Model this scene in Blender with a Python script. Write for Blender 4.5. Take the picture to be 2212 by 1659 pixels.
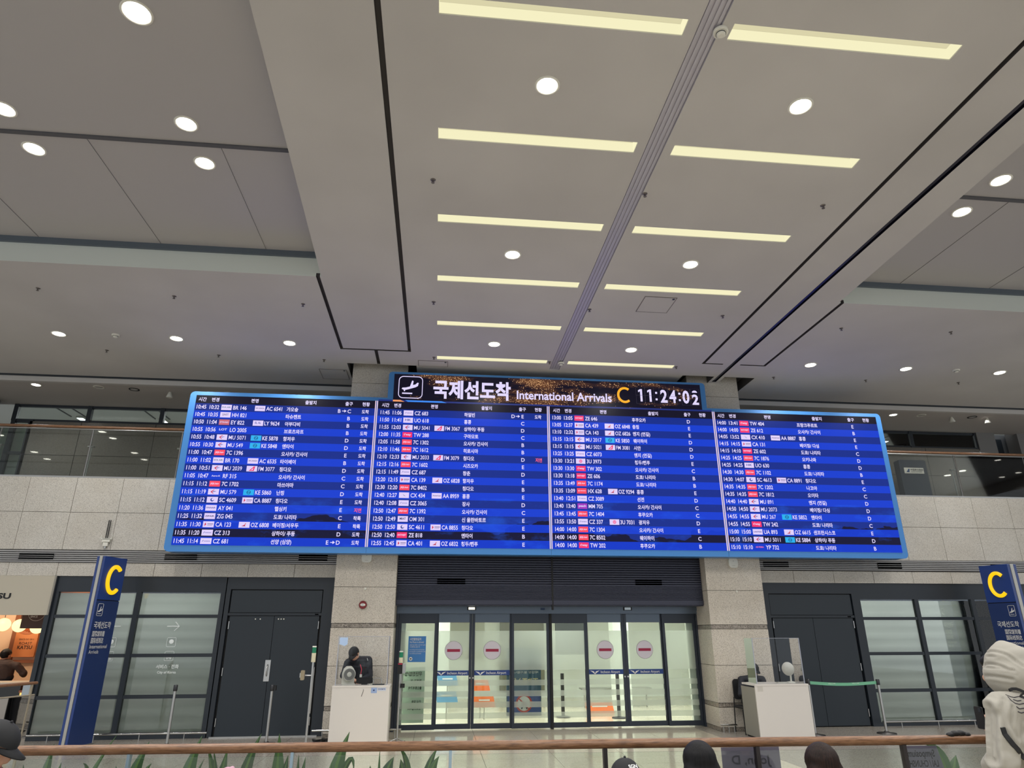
import bpy, math, random
from mathutils import Vector, Matrix
random.seed(7)
R = math.radians
for o in list(bpy.data.objects): bpy.data.objects.remove(o)
S = bpy.context.scene
COL = S.collection

# ---------------------------------------------------------------- camera, world, light, exposure
cam_d = bpy.data.cameras.new('camera'); cam = bpy.data.objects.new('camera', cam_d); COL.objects.link(cam)
FPX, YAW, PITCH, ROLL = 1440.4, .107946, .355126, -.0019875
cam_d.sensor_fit = 'HORIZONTAL'; cam_d.sensor_width = 36.0; cam_d.lens = FPX / 2212 * 36.0
cam_d.clip_end = 300
_f = Vector((math.sin(YAW)*math.cos(PITCH), math.cos(YAW)*math.cos(PITCH), math.sin(PITCH)))
_r = Vector((math.cos(YAW), -math.sin(YAW), 0)); _u = _r.cross(_f)
_R = _r*math.cos(ROLL) + _u*math.sin(ROLL); _U = -_r*math.sin(ROLL) + _u*math.cos(ROLL)
m = Matrix((_R, _U, -_f)).transposed().to_4x4(); m.translation = Vector((0, 0, 1.8))
cam.matrix_world = m
S.camera = cam
S.view_settings.view_transform = 'Standard'; S.view_settings.look = 'None'
S.view_settings.gamma = 1; S.view_settings.use_curve_mapping = False
S.view_settings.exposure = 0.0
W = bpy.data.worlds.new('world'); S.world = W; W.use_nodes = True
W.node_tree.nodes['Background'].inputs[0].default_value = (.90, .95, 1.0, 1)
W.node_tree.nodes['Background'].inputs[1].default_value = .98
LAMP_W = 172.0        # watts of one hall downlight

# ---------------------------------------------------------------- materials
def lin(c):
    return tuple(((v/255)/12.92 if v/255 <= .04045 else ((v/255+.055)/1.055)**2.4) for v in c)
_M = {}
def mat(name, rgb, rough=.5, metal=0, emit=0, spec=.5, coat=0):
    if name in _M: return _M[name]
    m = bpy.data.materials.new(name); m.use_nodes = True; b = m.node_tree.nodes['Principled BSDF']
    col = (*lin(rgb), 1)
    b.inputs['Base Color'].default_value = col if not emit else (0, 0, 0, 1)
    b.inputs['Roughness'].default_value = rough; b.inputs['Metallic'].default_value = metal
    b.inputs['Specular IOR Level'].default_value = spec; b.inputs['Coat Weight'].default_value = coat
    if emit:
        b.inputs['Emission Color'].default_value = col; b.inputs['Emission Strength'].default_value = emit
    _M[name] = m; return m
class NT:
    def __init__(s, m): s.t = m.node_tree; s.b = s.t.nodes['Principled BSDF']
    def n(s, k, **kw):
        x = s.t.nodes.new(k)
        for a, v in kw.items(): setattr(x, a, v)
        return x
    def l(s, a, b): s.t.links.new(a, b)
    def math(s, op, a, b=None, c=None):
        x = s.n('ShaderNodeMath', operation=op)
        for i, v in enumerate((a, b, c)):
            if v is None: continue
            if isinstance(v, (int, float)): x.inputs[i].default_value = v
            else: s.l(v, x.inputs[i])
        return x.outputs[0]
    def mix(s, f, a, b):
        x = s.n('ShaderNodeMix', data_type='RGBA')
        if isinstance(f, (int, float)): x.inputs[0].default_value = f
        else: s.l(f, x.inputs[0])
        for i, v in ((6, a), (7, b)):
            if isinstance(v, tuple): x.inputs[i].default_value = (*v[:3], 1)
            else: s.l(v, x.inputs[i])
        return x.outputs[2]
    def ramp(s, f, stops):
        x = s.n('ShaderNodeValToRGB'); s.l(f, x.inputs[0]); e = x.color_ramp.elements
        while len(e) < len(stops): e.new(.5)
        for q, (p, c) in zip(e, stops): q.position = p; q.color = (*c[:3], 1)
        return x.outputs[0]
    def pos(s):
        g = s.n('ShaderNodeNewGeometry'); return g.outputs['Position']
    def noise(s, scale, detail=2, vec=None, rough=.5):
        x = s.n('ShaderNodeTexNoise'); x.inputs['Scale'].default_value = scale; x.inputs['Detail'].default_value = detail
        x.inputs['Roughness'].default_value = rough
        s.l(vec if vec is not None else s.pos(), x.inputs['Vector']); return x.outputs[0]
    def bump(s, h, strength=.2, dist=.01):
        x = s.n('ShaderNodeBump'); x.inputs['Strength'].default_value = strength; x.inputs['Distance'].default_value = dist
        s.l(h, x.inputs['Height']); s.l(x.outputs[0], s.b.inputs['Normal'])
def granite(name, base, dark, light, rough=.45, scale=60):
    m = mat(name, base, rough); t = NT(m)
    v = t.n('ShaderNodeTexVoronoi'); v.inputs['Scale'].default_value = scale; t.l(t.pos(), v.inputs['Vector'])
    sep = t.n('ShaderNodeSeparateColor'); t.l(v.outputs['Color'], sep.inputs[0])
    c1 = t.ramp(sep.outputs[0], [(0, lin(dark)), (.10, lin(dark)), (.24, lin(base)), (.78, lin(base)), (.9, lin(light)), (1, lin(light))])
    n = t.noise(1.3, 3); c2 = t.ramp(n, [(.3, (.9, .88, .85)), (.7, (1, 1, 1))])
    mx = t.n('ShaderNodeMix', data_type='RGBA', blend_type='MULTIPLY'); mx.inputs[0].default_value = 1
    t.l(c1, mx.inputs[6]); t.l(c2, mx.inputs[7]); t.l(mx.outputs[2], t.b.inputs['Base Color'])
    return m
STONE = granite('granite_wall', (202, 197, 187), (152, 147, 138), (216, 212, 204), .5, 170)
PILL = granite('granite_pillar', (203, 195, 182), (146, 138, 126), (218, 211, 199), .4, 165)
BAND = granite('granite_band', (140, 132, 122), (96, 90, 82), (168, 160, 150), .3, 60)
FL1 = granite('floor_polished_tile', (198, 190, 170), (184, 176, 156), (206, 198, 180), .10, 80)
FL2 = granite('floor_granite_tile', (154, 148, 138), (124, 118, 109), (170, 164, 154), .22, 150)
GROUT = mat('grout', (88, 82, 74), .9)
CEIL = mat('ceiling_plaster', (196, 192, 188), .85)
_t = NT(CEIL); _n = _t.noise(.5, 3); _t.l(_t.ramp(_n, [(.3, lin((188, 185, 181))), (.7, lin((200, 197, 193)))]), _t.b.inputs['Base Color'])
GRV = mat('ceiling_groove', (74, 71, 70), .8)
COF = mat('coffer_metal_ceiling', (176, 173, 172), .42)
FASC = mat('coffer_fascia', (206, 212, 206), .5)
TRIMB = mat('coffer_trim', (96, 106, 116), .4, .3)
SLOTM = mat('slot_metal', (188, 186, 194), .38, .15)
DARKSLOT = mat('dark_slot', (30, 30, 44), .3, .4)
DARKM = mat('dark_painted_metal', (32, 39, 47), .42)
DOORM = mat('dark_door_paint', (29, 38, 46), .4)
FRM = mat('door_frame_metal', (52, 58, 68), .35, .4)
HEADM = mat('header_metal', (92, 102, 114), .32, .6)
LOUV = mat('louver_metal', (168, 166, 164), .4, .5)
SHUT = mat('shutter_metal', (60, 62, 76), .4, .35)
BLACK = mat('black', (12, 12, 14), .6)
STEEL = mat('brushed_steel', (190, 190, 188), .28, .95)
CHROME = mat('polished_steel', (215, 215, 212), .15, 1)
WHITE = mat('white_laminate', (214, 208, 200), .35)
GREYL = mat('grey_laminate', (140, 136, 126), .5)
WPLAST = mat('white_plastic', (222, 220, 208), .4)
NAVY = mat('kiosk_navy', (30, 50, 98), .4)
NAVY2 = mat('kiosk_bright_blue', (34, 60, 124), .35)
SILV = mat('kiosk_silver', (176, 174, 166), .35, .4)
BLUEC = mat('board_blue_casing', (72, 136, 204), .35, .2)
YEL = mat('lit_yellow', (255, 205, 10), emit=1.05)
SIGNW = mat('sign_white_print', (214, 214, 212), .5)
def wood(name, a, b, sc=14, stretch=(1, 14, 14)):
    m = mat(name, a, .38); t = NT(m); mp = t.n('ShaderNodeMapping'); mp.inputs['Scale'].default_value = stretch
    t.l(t.pos(), mp.inputs[0]); n = t.noise(sc*.35, 6, mp.outputs[0], .65)
    t.l(t.ramp(n, [(.3, lin(b)), (.5, lin(a)), (.75, lin(tuple(min(255, v+24) for v in a)))]), t.b.inputs['Base Color']); return m
WOOD = wood('oak_handrail', (122, 86, 58), (78, 52, 34), 26, (1, 12, 12))
def glass(name, tint=(255, 255, 255), refl=.06, op=0, opcol=(200, 210, 200), rough=.02):
    if name in _M: return _M[name]
    m = bpy.data.materials.new(name); m.use_nodes = True; t = m.node_tree; t.nodes.clear()
    out = t.nodes.new('ShaderNodeOutputMaterial'); tr = t.nodes.new('ShaderNodeBsdfTransparent'); tr.inputs[0].default_value = (*lin(tint), 1)
    gl = t.nodes.new('ShaderNodeBsdfGlossy'); gl.inputs['Roughness'].default_value = rough
    fr = t.nodes.new('ShaderNodeFresnel'); fr.inputs[0].default_value = 1.0 + refl*8
    mx = t.nodes.new('ShaderNodeMixShader'); last = tr.outputs[0]
    if op:
        df = t.nodes.new('ShaderNodeBsdfDiffuse'); df.inputs[0].default_value = (*lin(opcol), 1)
        tl = t.nodes.new('ShaderNodeBsdfTranslucent'); tl.inputs[0].default_value = (*lin(opcol), 1)
        ad = t.nodes.new('ShaderNodeMixShader'); ad.inputs[0].default_value = .6
        t.links.new(df.outputs[0], ad.inputs[1]); t.links.new(tl.outputs[0], ad.inputs[2])
        m2 = t.nodes.new('ShaderNodeMixShader'); m2.inputs[0].default_value = op
        t.links.new(tr.outputs[0], m2.inputs[1]); t.links.new(ad.outputs[0], m2.inputs[2]); last = m2.outputs[0]
    t.links.new(fr.outputs[0], mx.inputs[0]); t.links.new(last, mx.inputs[1]); t.links.new(gl.outputs[0], mx.inputs[2])
    t.links.new(mx.outputs[0], out.inputs[0]); _M[name] = m; return m
GL = glass('clear_glass', (249, 253, 250), .06)
GLR = glass('glazing_glass', (248, 252, 250), .075)
ACR = glass('acrylic_sheet', (251, 252, 253), .035)
FROST = glass('frosted_film', (250, 254, 250), .05, .62, (222, 229, 219))
def emis(name, rgb, s=1.0): return mat(name, rgb, .6, 0, s)
LTXT = emis('screen_text', (226, 216, 255), 1.0)
LRED = emis('screen_red', (255, 92, 120), 1.0)

# ---------------------------------------------------------------- geometry helpers
class MB:
    def __init__(s): s.v = []; s.f = []; s.mi = []; s.sm = []; s.mats = []
    def m(s, mt):
        if mt not in s.mats: s.mats.append(mt)
        return s.mats.index(mt)
    def add(s, vs, fs, mt, smooth=False):
        o = len(s.v); k = s.m(mt); s.v += [tuple(p) for p in vs]
        for f in fs: s.f.append(tuple(i+o for i in f)); s.mi.append(k); s.sm.append(smooth)
        return s
    def box(s, x0, x1, y0, y1, z0, z1, mt, rot=0, piv=None, bev=0):
        if bev: return s.prism([(x0+bev, z0), (x1-bev, z0), (x1, z0+bev), (x1, z1-bev), (x1-bev, z1), (x0+bev, z1), (x0, z1-bev), (x0, z0+bev)], y0, y1, mt)
        vs = [(x0, y0, z0), (x1, y0, z0), (x1, y1, z0), (x0, y1, z0), (x0, y0, z1), (x1, y0, z1), (x1, y1, z1), (x0, y1, z1)]
        if rot:
            px, py = piv; c_, s_ = math.cos(rot), math.sin(rot)
            vs = [(px+(x-px)*c_-(y-py)*s_, py+(x-px)*s_+(y-py)*c_, z) for x, y, z in vs]
        return s.add(vs, [(0, 3, 2, 1), (4, 5, 6, 7), (0, 1, 5, 4), (1, 2, 6, 5), (2, 3, 7, 6), (3, 0, 4, 7)], mt)
    def prism(s, poly, y0, y1, mt, T=None, smooth=False):     # polygon in XZ extruded along Y (T maps (x,y,z))
        n = len(poly); vs = [(x, y0, z) for x, z in poly] + [(x, y1, z) for x, z in poly]
        if T: vs = [T(*p) for p in vs]
        fs = [tuple(range(n)), tuple(range(2*n-1, n-1, -1))]
        s.add(vs, fs, mt); o = [((i+1) % n, i, i+n, (i+1) % n+n) for i in range(n)]
        return s.add(vs, o, mt, smooth)
    def quad(s, a, b, c, d, mt): return s.add([a, b, c, d], [(0, 1, 2, 3)], mt)
    def tube(s, pts, r, mt, n=10, cap=True):
        pts = [Vector(p) for p in pts]; rs = r if isinstance(r, (list, tuple)) else [r]*len(pts); vs = []; fs = []
        up = None
        for i, p in enumerate(pts):
            d = (pts[min(i+1, len(pts)-1)] - pts[max(i-1, 0)]).normalized()
            a = Vector((0, 0, 1)) if abs(d.z) < .9 else Vector((1, 0, 0))
            if up is not None: a = up
            x = d.cross(a).normalized(); up = x.cross(d).normalized()
            for k in range(n):
                t = 2*math.pi*k/n; vs.append(p + x*math.cos(t)*rs[i] + up*math.sin(t)*rs[i])
        for i in range(len(pts)-1):
            for k in range(n):
                a = i*n+k; b = i*n+(k+1) % n; fs.append((a, b, b+n, a+n))
        s.add(vs, fs, mt, True)
        if cap: s.add(vs[:n], [tuple(range(n-1, -1, -1))], mt); s.add(vs[-n:], [tuple(range(n))], mt)
        return s
    def lathe(s, prof, mt, c=(0, 0, 0), n=20, axis='z', smooth=True):
        vs = []; fs = []
        for r, h in prof:
            for k in range(n):
                t = 2*math.pi*k/n; x, y = r*math.cos(t), r*math.sin(t)
                vs.append((c[0]+x, c[1]+y, c[2]+h) if axis == 'z' else ((c[0]+x, c[1]+h, c[2]+y) if axis == 'y' else (c[0]+h, c[1]+x, c[2]+y)))
        for i in range(len(prof)-1):
            for k in range(n): a = i*n+k; b = i*n+(k+1) % n; fs.append((a, b, b+n, a+n))
        s.add(vs, fs, mt, smooth)
        s.add(vs[:n], [tuple(range(n))], mt); s.add(vs[-n:], [tuple(range(n))], mt); return s
    def ball(s, c, r, mt, n=14, rot=None, k=9):
        rx, ry, rz = r if isinstance(r, (list, tuple)) else (r, r, r); vs = []; fs = []
        for i in range(k+1):
            ph = math.pi*i/k
            for j in range(n):
                t = 2*math.pi*j/n; p = Vector((rx*math.sin(ph)*math.cos(t), ry*math.sin(ph)*math.sin(t), rz*math.cos(ph)))
                if rot: p = rot @ p
                vs.append(p + Vector(c))
        for i in range(k):
            for j in range(n): a = i*n+j; b = i*n+(j+1) % n; fs.append((a, a+n, b+n, b))
        return s.add(vs, fs, mt, True)
    def text(s, body, o, size, mt, rx=(1, 0, 0), uz=(0, 0, 1), xs=1.0, bold=.012, align='L', fit=None, valign=0):
        vs, fs, x0, x1 = glyphs(body, bold)
        if not vs: return s
        if fit: xs = fit/((x1-x0)*size)
        ox = {'L': x0, 'C': (x0+x1)/2, 'R': x1}[align]
        rx, uz, o = Vector(rx), Vector(uz), Vector(o)
        s.add([o + rx*((x-ox)*size*xs) + uz*((y-valign)*size) for x, y in vs], fs, mt); return s
    def build(s, name, parent=None, loc=(0, 0, 0), rz=0, kind=None):
        me = bpy.data.meshes.new(name); me.from_pydata(s.v, [], s.f)
        for q in s.mats: me.materials.append(q)
        me.polygons.foreach_set('material_index', s.mi); me.polygons.foreach_set('use_smooth', s.sm); me.update()
        o = bpy.data.objects.new(name, me); COL.objects.link(o); o.location = loc; o.rotation_euler.z = rz
        if parent: o.parent = parent
        if kind: o['kind'] = kind
        return o
_G = {}
SIDE = bpy.data.scenes.new('side')          # empty side scene, so evaluating one object stays quick; removed at the end
def eval_aside(ob):
    SIDE.collection.objects.link(ob)
    with bpy.context.temp_override(scene=SIDE, view_layer=SIDE.view_layers[0]): dg = bpy.context.evaluated_depsgraph_get()
    me = bpy.data.meshes.new_from_object(ob.evaluated_get(dg), depsgraph=dg); SIDE.collection.objects.unlink(ob); return me
def glyphs(body, bold):
    k = (body, bold)
    if k in _G: return _G[k]
    cu = bpy.data.curves.new('lettering', 'FONT'); cu.body = body; cu.size = 1; cu.resolution_u = 3; cu.offset = bold; cu.fill_mode = 'FRONT'
    ob = bpy.data.objects.new('lettering', cu); me = eval_aside(ob)
    vs = [(v.co.x, v.co.y) for v in me.vertices]; fs = [tuple(p.vertices) for p in me.polygons]
    bpy.data.meshes.remove(me); bpy.data.objects.remove(ob); bpy.data.curves.remove(cu)
    xs = [v[0] for v in vs] or [0]
    _G[k] = (vs, fs, min(xs), max(xs)); return _G[k]
def tag(o, label=None, cat=None, group=None, kind=None):
    if label: o['label'] = label
    if cat: o['category'] = cat
    if group: o['group'] = group
    if kind: o['kind'] = kind
    return o
def thing(name, label, cat, loc=(0, 0, 0), rz=0, group=None, kind=None):
    o = bpy.data.objects.new(name, None); COL.objects.link(o); o.location = loc; o.rotation_euler.z = rz; o.empty_display_size = .1
    return tag(o, label, cat, group, kind)
def copy_tree(o, parent=None):
    c = o.copy(); COL.objects.link(c); c.parent = parent
    for ch in list(o.children): copy_tree(ch, c)
    return c
def struct(mb, name): o = mb.build(name); o['kind'] = 'structure'; return o
def rrect(x0, x1, z0, z1, r, n=5):
    p = []
    for cx, cz, a0 in ((x1-r, z0+r, -90), (x1-r, z1-r, 0), (x0+r, z1-r, 90), (x0+r, z0+r, 180)):
        for i in range(n+1): a = R(a0+90*i/n); p.append((cx+r*math.cos(a), cz+r*math.sin(a)))
    return p
ORD = ['nearest', 'second', 'third', 'fourth', 'fifth', 'sixth', 'seventh', 'eighth']

# ---------------------------------------------------------------- floor
CX = 2.35; ZC = 7.1
mb = MB(); mb.box(-18, 23, -12, 24, -.3, -.02, GROUT)
for x0, x1, y0, y1, q in ((-18, -.32, -12, 9.5, FL2), (-.32, 5.18, -12, 9.5, FL1), (5.18, 23, -12, 9.5, FL2), (-18, -10.22, 9.5, 24, FL2), (13.98, 23, 9.5, 24, FL2), (-10.22, 13.98, 14.9, 24, FL1)): mb.box(x0, x1, y0, y1, -.02, 0, q)
floor = struct(mb, 'floor')
tiles = {}
for i in range(22):
    for j in range(9):
        x = -10.22 + 1.1*i; y = 9.5 + .6*j
        mt = FL1 if -.9 < x+.55 < 5.4 else FL2
        if mt not in tiles:
            b = MB(); b.box(.003, 1.097, .003, .597, -.02, 0, mt); o = b.build('floor_tile', floor); tiles[mt] = o
        else:
            o = tiles[mt].copy(); COL.objects.link(o)
        o.parent = floor; o.location = (x, y, 0)
# ---------------------------------------------------------------- ceiling: a height field of recesses
def outL(y): return -1.72 - .03*y
def outR(y): return 6.42 + .03*y
recess = []     # x0,x1,y0,y1,depth,material  ('L'/'R' = tapered coffer edge)
SY = [4.59 + 1.663*n for n in range(-3, 6)]
for y in SY:
    recess += [(-.17, 2.13, y-.185, y, .17, CEIL), (2.57, 4.87, y-.185, y, .17, CEIL)]
recess += [(-18, 'L', -8, 9.63, .42, COF), ('R', 23, -8, 9.63, .42, COF)]
recess += [(2.24, 2.46, -12, 13.25, .03, SLOTM)]
recess += [(-.75, -.69, -12, 12.5, .06, GRV), (5.40, 5.46, -12, 12.56, .06, GRV)]
recess += [(-2.09, -2.03, 9.63, 12.5, .06, GRV), (6.75, 6.81, 9.63, 12.53, .06, GRV)]
recess += [(-2.09, -.69, 12.5, 12.56, .06, GRV), (5.40, 5.86, 12.53, 12.58, .06, GRV), (6.24, 6.81, 12.53, 12.58, .06, GRV)]
recess += [(-1.42, -1.355, 12.56, 13.28, .06, GRV), (6.03, 6.125, -12, 13.6, .05, DARKSLOT)]
recess += [(-2.05, -.60, 13.30, 14.2, .22, GRV), (5.24, 5.96, 13.28, 14.2, .22, GRV), (6.20, 6.90, 13.28, 14.2, .22, GRV)]
def mark(a): return {'L': -1.9, 'R': 6.62}.get(a, a)
xs = sorted({-18., 23., -1.9, 6.62} | {float(mark(q)) for r_ in recess for q in r_[:2]})
ys = sorted({-12., 14.65} | {float(q) for r_ in recess for q in r_[2:4]})
def wx(x, y):
    if abs(x+1.9) < 1e-6: return outL(min(y, 9.63))
    if abs(x-6.62) < 1e-6: return outR(min(y, 9.63))
    return x
def cell(i, j):
    if not (0 <= i < len(xs)-1 and 0 <= j < len(ys)-1): return (0, CEIL)
    cx, cy = (xs[i]+xs[i+1])/2, (ys[j]+ys[j+1])/2; best = (0, CEIL)
    for x0, x1, y0, y1, d, mt in recess:
        if mark(x0) < cx < mark(x1) and y0 < cy < y1: best = (d, mt) if d > best[0] else best
    return best
mb = MB()
for i in range(len(xs)-1):
    for j in range(len(ys)-1):
        d, mt = cell(i, j); x0, x1, y0, y1 = xs[i], xs[i+1], ys[j], ys[j+1]; z = ZC+d
        mb.quad((wx(x0, y0), y0, z), (wx(x0, y1), y1, z), (wx(x1, y1), y1, z), (wx(x1, y0), y0, z), mt)
        for (i2, j2, a, b) in ((i-1, j, (x0, y0), (x0, y1)), (i+1, j, (x1, y0), (x1, y1)), (i, j-1, (x0, y0), (x1, y0)), (i, j+1, (x0, y1), (x1, y1))):
            d2, m2 = cell(i2, j2)
            if d > d2:
                wm = mt if mt in (GRV, DARKSLOT, SLOTM) else CEIL
                if mt is COF and j2 > j: wm = FASC
                ax, bx = wx(*a), wx(*b)
                mb.quad((ax, a[1], ZC+d2), (bx, b[1], ZC+d2), (bx, b[1], z), (ax, a[1], z), wm)
mb.box(-18, 23, -12, 14.65, ZC+.6, ZC+.7, CEIL)
ceiling = struct(mb, 'ceiling')
# coffer edge trims and joint lines
mb = MB()
for x0, x1 in ((-18, outL(9.6)), (outR(9.6), 23)):
    mb.box(x0, x1, 9.585, 9.63, ZC+.325, ZC+.42, TRIMB)
mb.build('coffer_trim', ceiling)
mb = MB()
for x0, x1, y in ((-18, outL(7.15), 7.15), (outR(7.15), 23, 7.15), (-18, outL(3.2), 3.2)):
    mb.box(x0, x1, y-.03, y+.03, ZC+.40, ZC+.43, mat('coffer_joint', (84, 84, 88), .6))
mb.build('coffer_joint', ceiling)
mb = MB()
for x in (-4.5, -2.9, -6.3, -8, 7.9, 9.6, 11.3):
    mb.box(x-.0015, x+.0015, 7.2, 9.58, ZC+.415, ZC+.43, mat('coffer_joint', (84, 84, 88), .6))
mb.build('coffer_panel_joint', ceiling)
mb = MB()      # ribs of the centre slot
for k in range(4): mb.box(2.245+.053*k+.012, 2.245+.053*k+.043, -12, 13.22, ZC+.016, ZC+.031, SLOTM)
mb.build('slot_rib', ceiling)['kind'] = 'stuff'
mb = MB(); mb.box(6.055, 6.10, -12, 13.6, ZC+.02, ZC+.051, mat('slot_rail', (70, 70, 84), .3, .7)); mb.build('slot_rail', ceiling)
# bulkhead and the lower soffit beyond
mb = MB()
for x0, x1 in ((-18, -2.0), (6.75, 23)):
    mb.box(x0, x1, 14.65, 14.70, ZC-.03, ZC+.05, DARKM)
    mb.box(x0, x1, 14.70, 14.80, ZC-.14, ZC+.05, CEIL)
    mb.box(x0, x1, 14.80, 16.62, ZC-.10, ZC+.0, mat('gallery_soffit', (186, 180, 174), .6))
struct(mb, 'trim_1')
# access hatches in the ceiling
def hatch(x0, x1, y0, y1, lab):
    t = thing('ceiling_hatch', lab, 'hatch', ((x0+x1)/2, (y0+y1)/2, ZC)); w, h = (x1-x0)/2, (y1-y0)/2
    b = MB(); b.box(-w, w, -h, h, -.006, 0, CEIL); b.build('hatch_panel', t)
    b = MB()
    for a in ((-w-.012, w+.012, -h-.012, -h), (-w-.012, w+.012, h, h+.012), (-w-.012, -w, -h, h), (w, w+.012, -h, h)): b.box(*a, -.008, 0, mat('hatch_edge', (120, 114, 110), .6))
    b.build('hatch_frame', t); b = MB(); b.box(w-.06, w-.02, -h+.02, -h+.06, -.012, 0, DARKM); b.build('latch', t)
hatch(3.33, 3.87, 9.75, 10.3, 'square access hatch in the ceiling between the light strips of the right column')
hatch(-2.68, -2.12, 13.70, 14.27, 'small access hatch in the ceiling beside the top of the left stone pillar')
hatch(-.55, .05, 13.0, 13.28, 'narrow access hatch in the ceiling just above the left end of the board header')

# ---------------------------------------------------------------- stone walls
def rough_panel(b, x0, x1, z0, z1, y, mt, th=.03, g=.004): b.box(x0+g, x1-g, y, y+th, z0+g, z1-g, mt)
wall = MB()
for x0, x1 in ((-18, -1.9), (6.6, 23)):
    wall.box(x0, x1, 14.035, 14.3, 2.79, 4.44, GROUT)
wall.box(-1.9, 6.6, 14.05, 14.3, 2.35, 7.0, GROUT)
wall.box(-18, -10.2, 14.035, 14.3, 0, 2.79, STONE); wall.box(14.6, 23, 14.035, 14.3, 0, 2.79, STONE)
wall_front = struct(wall, 'wall_front')
def panel_row(xs_, z0, z1, y, mt, parent):
    for a, b_ in zip(xs_, xs_[1:]):
        b = MB(); rough_panel(b, a, b_, z0, z1, y + random.uniform(0, .002), mt); b.build('stone_panel', parent)
XL = [-1.93 - .88*k for k in range(11)][::-1]; XR = [6.63 + .905*k for k in range(10)]
for X_, dz in ((XL, 0), (XR, -.05)):
    panel_row(X_, 4.01+dz, 4.70+dz, 14.0, STONE, wall_front); panel_row(X_, 3.29+dz, 4.01+dz, 14.0, STONE, wall_front); panel_row(X_, 2.80+dz, 3.05+dz, 14.0, STONE, wall_front)
panel_row([-.8+.9*k for k in range(8)], 5.0, 6.9, 14.02, STONE, wall_front)
# louvre bands
def louvre(x0, x1, dz, name):
    b = MB(); b.box(x0, x1, 14.02, 14.05, 3.05+dz, 3.29+dz, mat('louver_back', (70, 70, 72), .6)); t = struct(b, name)
    for k in range(6):
        z = 3.06+dz + k*.038
        b = MB(); b.add([(x0, 13.985, z), (x1, 13.985, z), (x1, 13.985, z+.018), (x0, 13.985, z+.018), (x0, 14.02, z+.034), (x1, 14.02, z+.034), (x1, 14.02, z-.002), (x0, 14.02, z-.002)], [(0, 1, 2, 3), (3, 2, 5, 4), (0, 7, 6, 1), (1, 6, 5, 2), (0, 3, 4, 7)], LOUV)
        b.build('louver_slat', t)
louvre(-10.8, -1.96, 0, 'trim_2'); louvre(6.66, 14.6, -.04, 'trim_3')
def vent(x0, x1, z0, z1, lab, y=13.975):
    t = thing('vent_grille', lab, 'vent', ((x0+x1)/2, y, z0)); w = (x1-x0)/2; h = z1-z0
    b = MB(); b.box(-w, w, 0, .008, 0, h, mat('void', (2, 2, 3), 1, spec=0)); b.build('duct_opening', t)
    for k in range(1, 3): b = MB(); b.box(-w, w, -.006, 0, h*k/3-.006, h*k/3+.003, LOUV); b.build('grille_bar', t)
vent(-7.94, -7.32, 3.11, 3.215, 'black vent in the louvre band, farthest left above the shop sign')
vent(-5.29, -4.69, 3.115, 3.22, 'black vent in the louvre band just under the left bottom corner of the board')
vent(-2.75, -2.19, 3.12, 3.235, 'black vent in the louvre band directly left of the left stone pillar')
vent(6.89, 7.45, 3.07, 3.18, 'black vent in the louvre band directly right of the right stone pillar')
vent(9.48, 10.03, 3.06, 3.18, 'black vent in the louvre band under the right bottom corner of the board')
vent(12.14, 12.74, 3.04, 3.16, 'black vent in the louvre band behind the top of the right information pylon')
# pillars
def pillar(x0, x1, yf, name, dz):
    b = MB(); b.box(x0+.02, x1-.02, yf+.02, 14.5, 0, 7.3, GROUT); t = struct(b, name)
    lev = [(0, .07, BAND), (.07, .45, PILL), (.45, .53, BAND), (.53, 1.20, PILL), (1.20, 1.87, PILL), (1.87, 1.95, BAND), (1.95, 2.61, PILL), (2.61, 3.27, PILL), (3.27, 4.6, PILL), (4.6, 5.9, PILL), (5.9, 6.81, STONE), (6.81, 7.3, STONE)]
    for a, c, mt in lev:
        a2 = a+dz if a > .1 else a; c2 = c+dz if c > .1 else c
        q = MB(); g = .004; i_ = .006 if mt is BAND else 0
        q.box(x0+i_, x1-i_, yf+i_, 14.6, a2+g, c2-g, mt); q.build('stone_course', t)
    return t
pillar(-1.97, -.795, 13.7, 'pillar_left', 0.0); pillar(5.48, 6.67, 13.7, 'pillar_right', -.035)
# gallery floor, back wall and windows above
mb = MB(); mb.box(-18, 23, 14.06, 18.5, 4.45, 4.66, FL2); struct(mb, 'gallery_floor')
GB = mat('gallery_stone', (92, 88, 84), .3)
mb = MB(); mb.box(-18, 23, 17.2, 17.4, 4.6, 6.5, DARKM); wb = struct(mb, 'wall_back')
YB = 16.5
mb = MB(); mb.box(-9.88, -1.5, YB+.03, YB+.2, 4.66, 6.57, GROUT); mb.box(6.0, 14.6, YB+.03, YB+.2, 4.66, 6.52, GROUT); wg = struct(mb, 'wall_gallery')
GST = granite('gallery_granite', (112, 107, 101), (98, 94, 88), (120, 116, 109), .25, 120)
for xs_, zt in (([-9.88, -8.70, -6.98, -5.26, -3.54, -1.9], 6.57), ([6.2, 7.95, 9.7, 11.45, 13.22, 14.83], 6.52)):
    for a, c in zip(xs_, xs_[1:]):
        for z0, z1 in ((4.67, 5.74), (5.74, zt)):
            b = MB(); rough_panel(b, a, c, z0, z1, YB, GST, .03, .006); b.build('stone_panel', wg)
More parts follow.
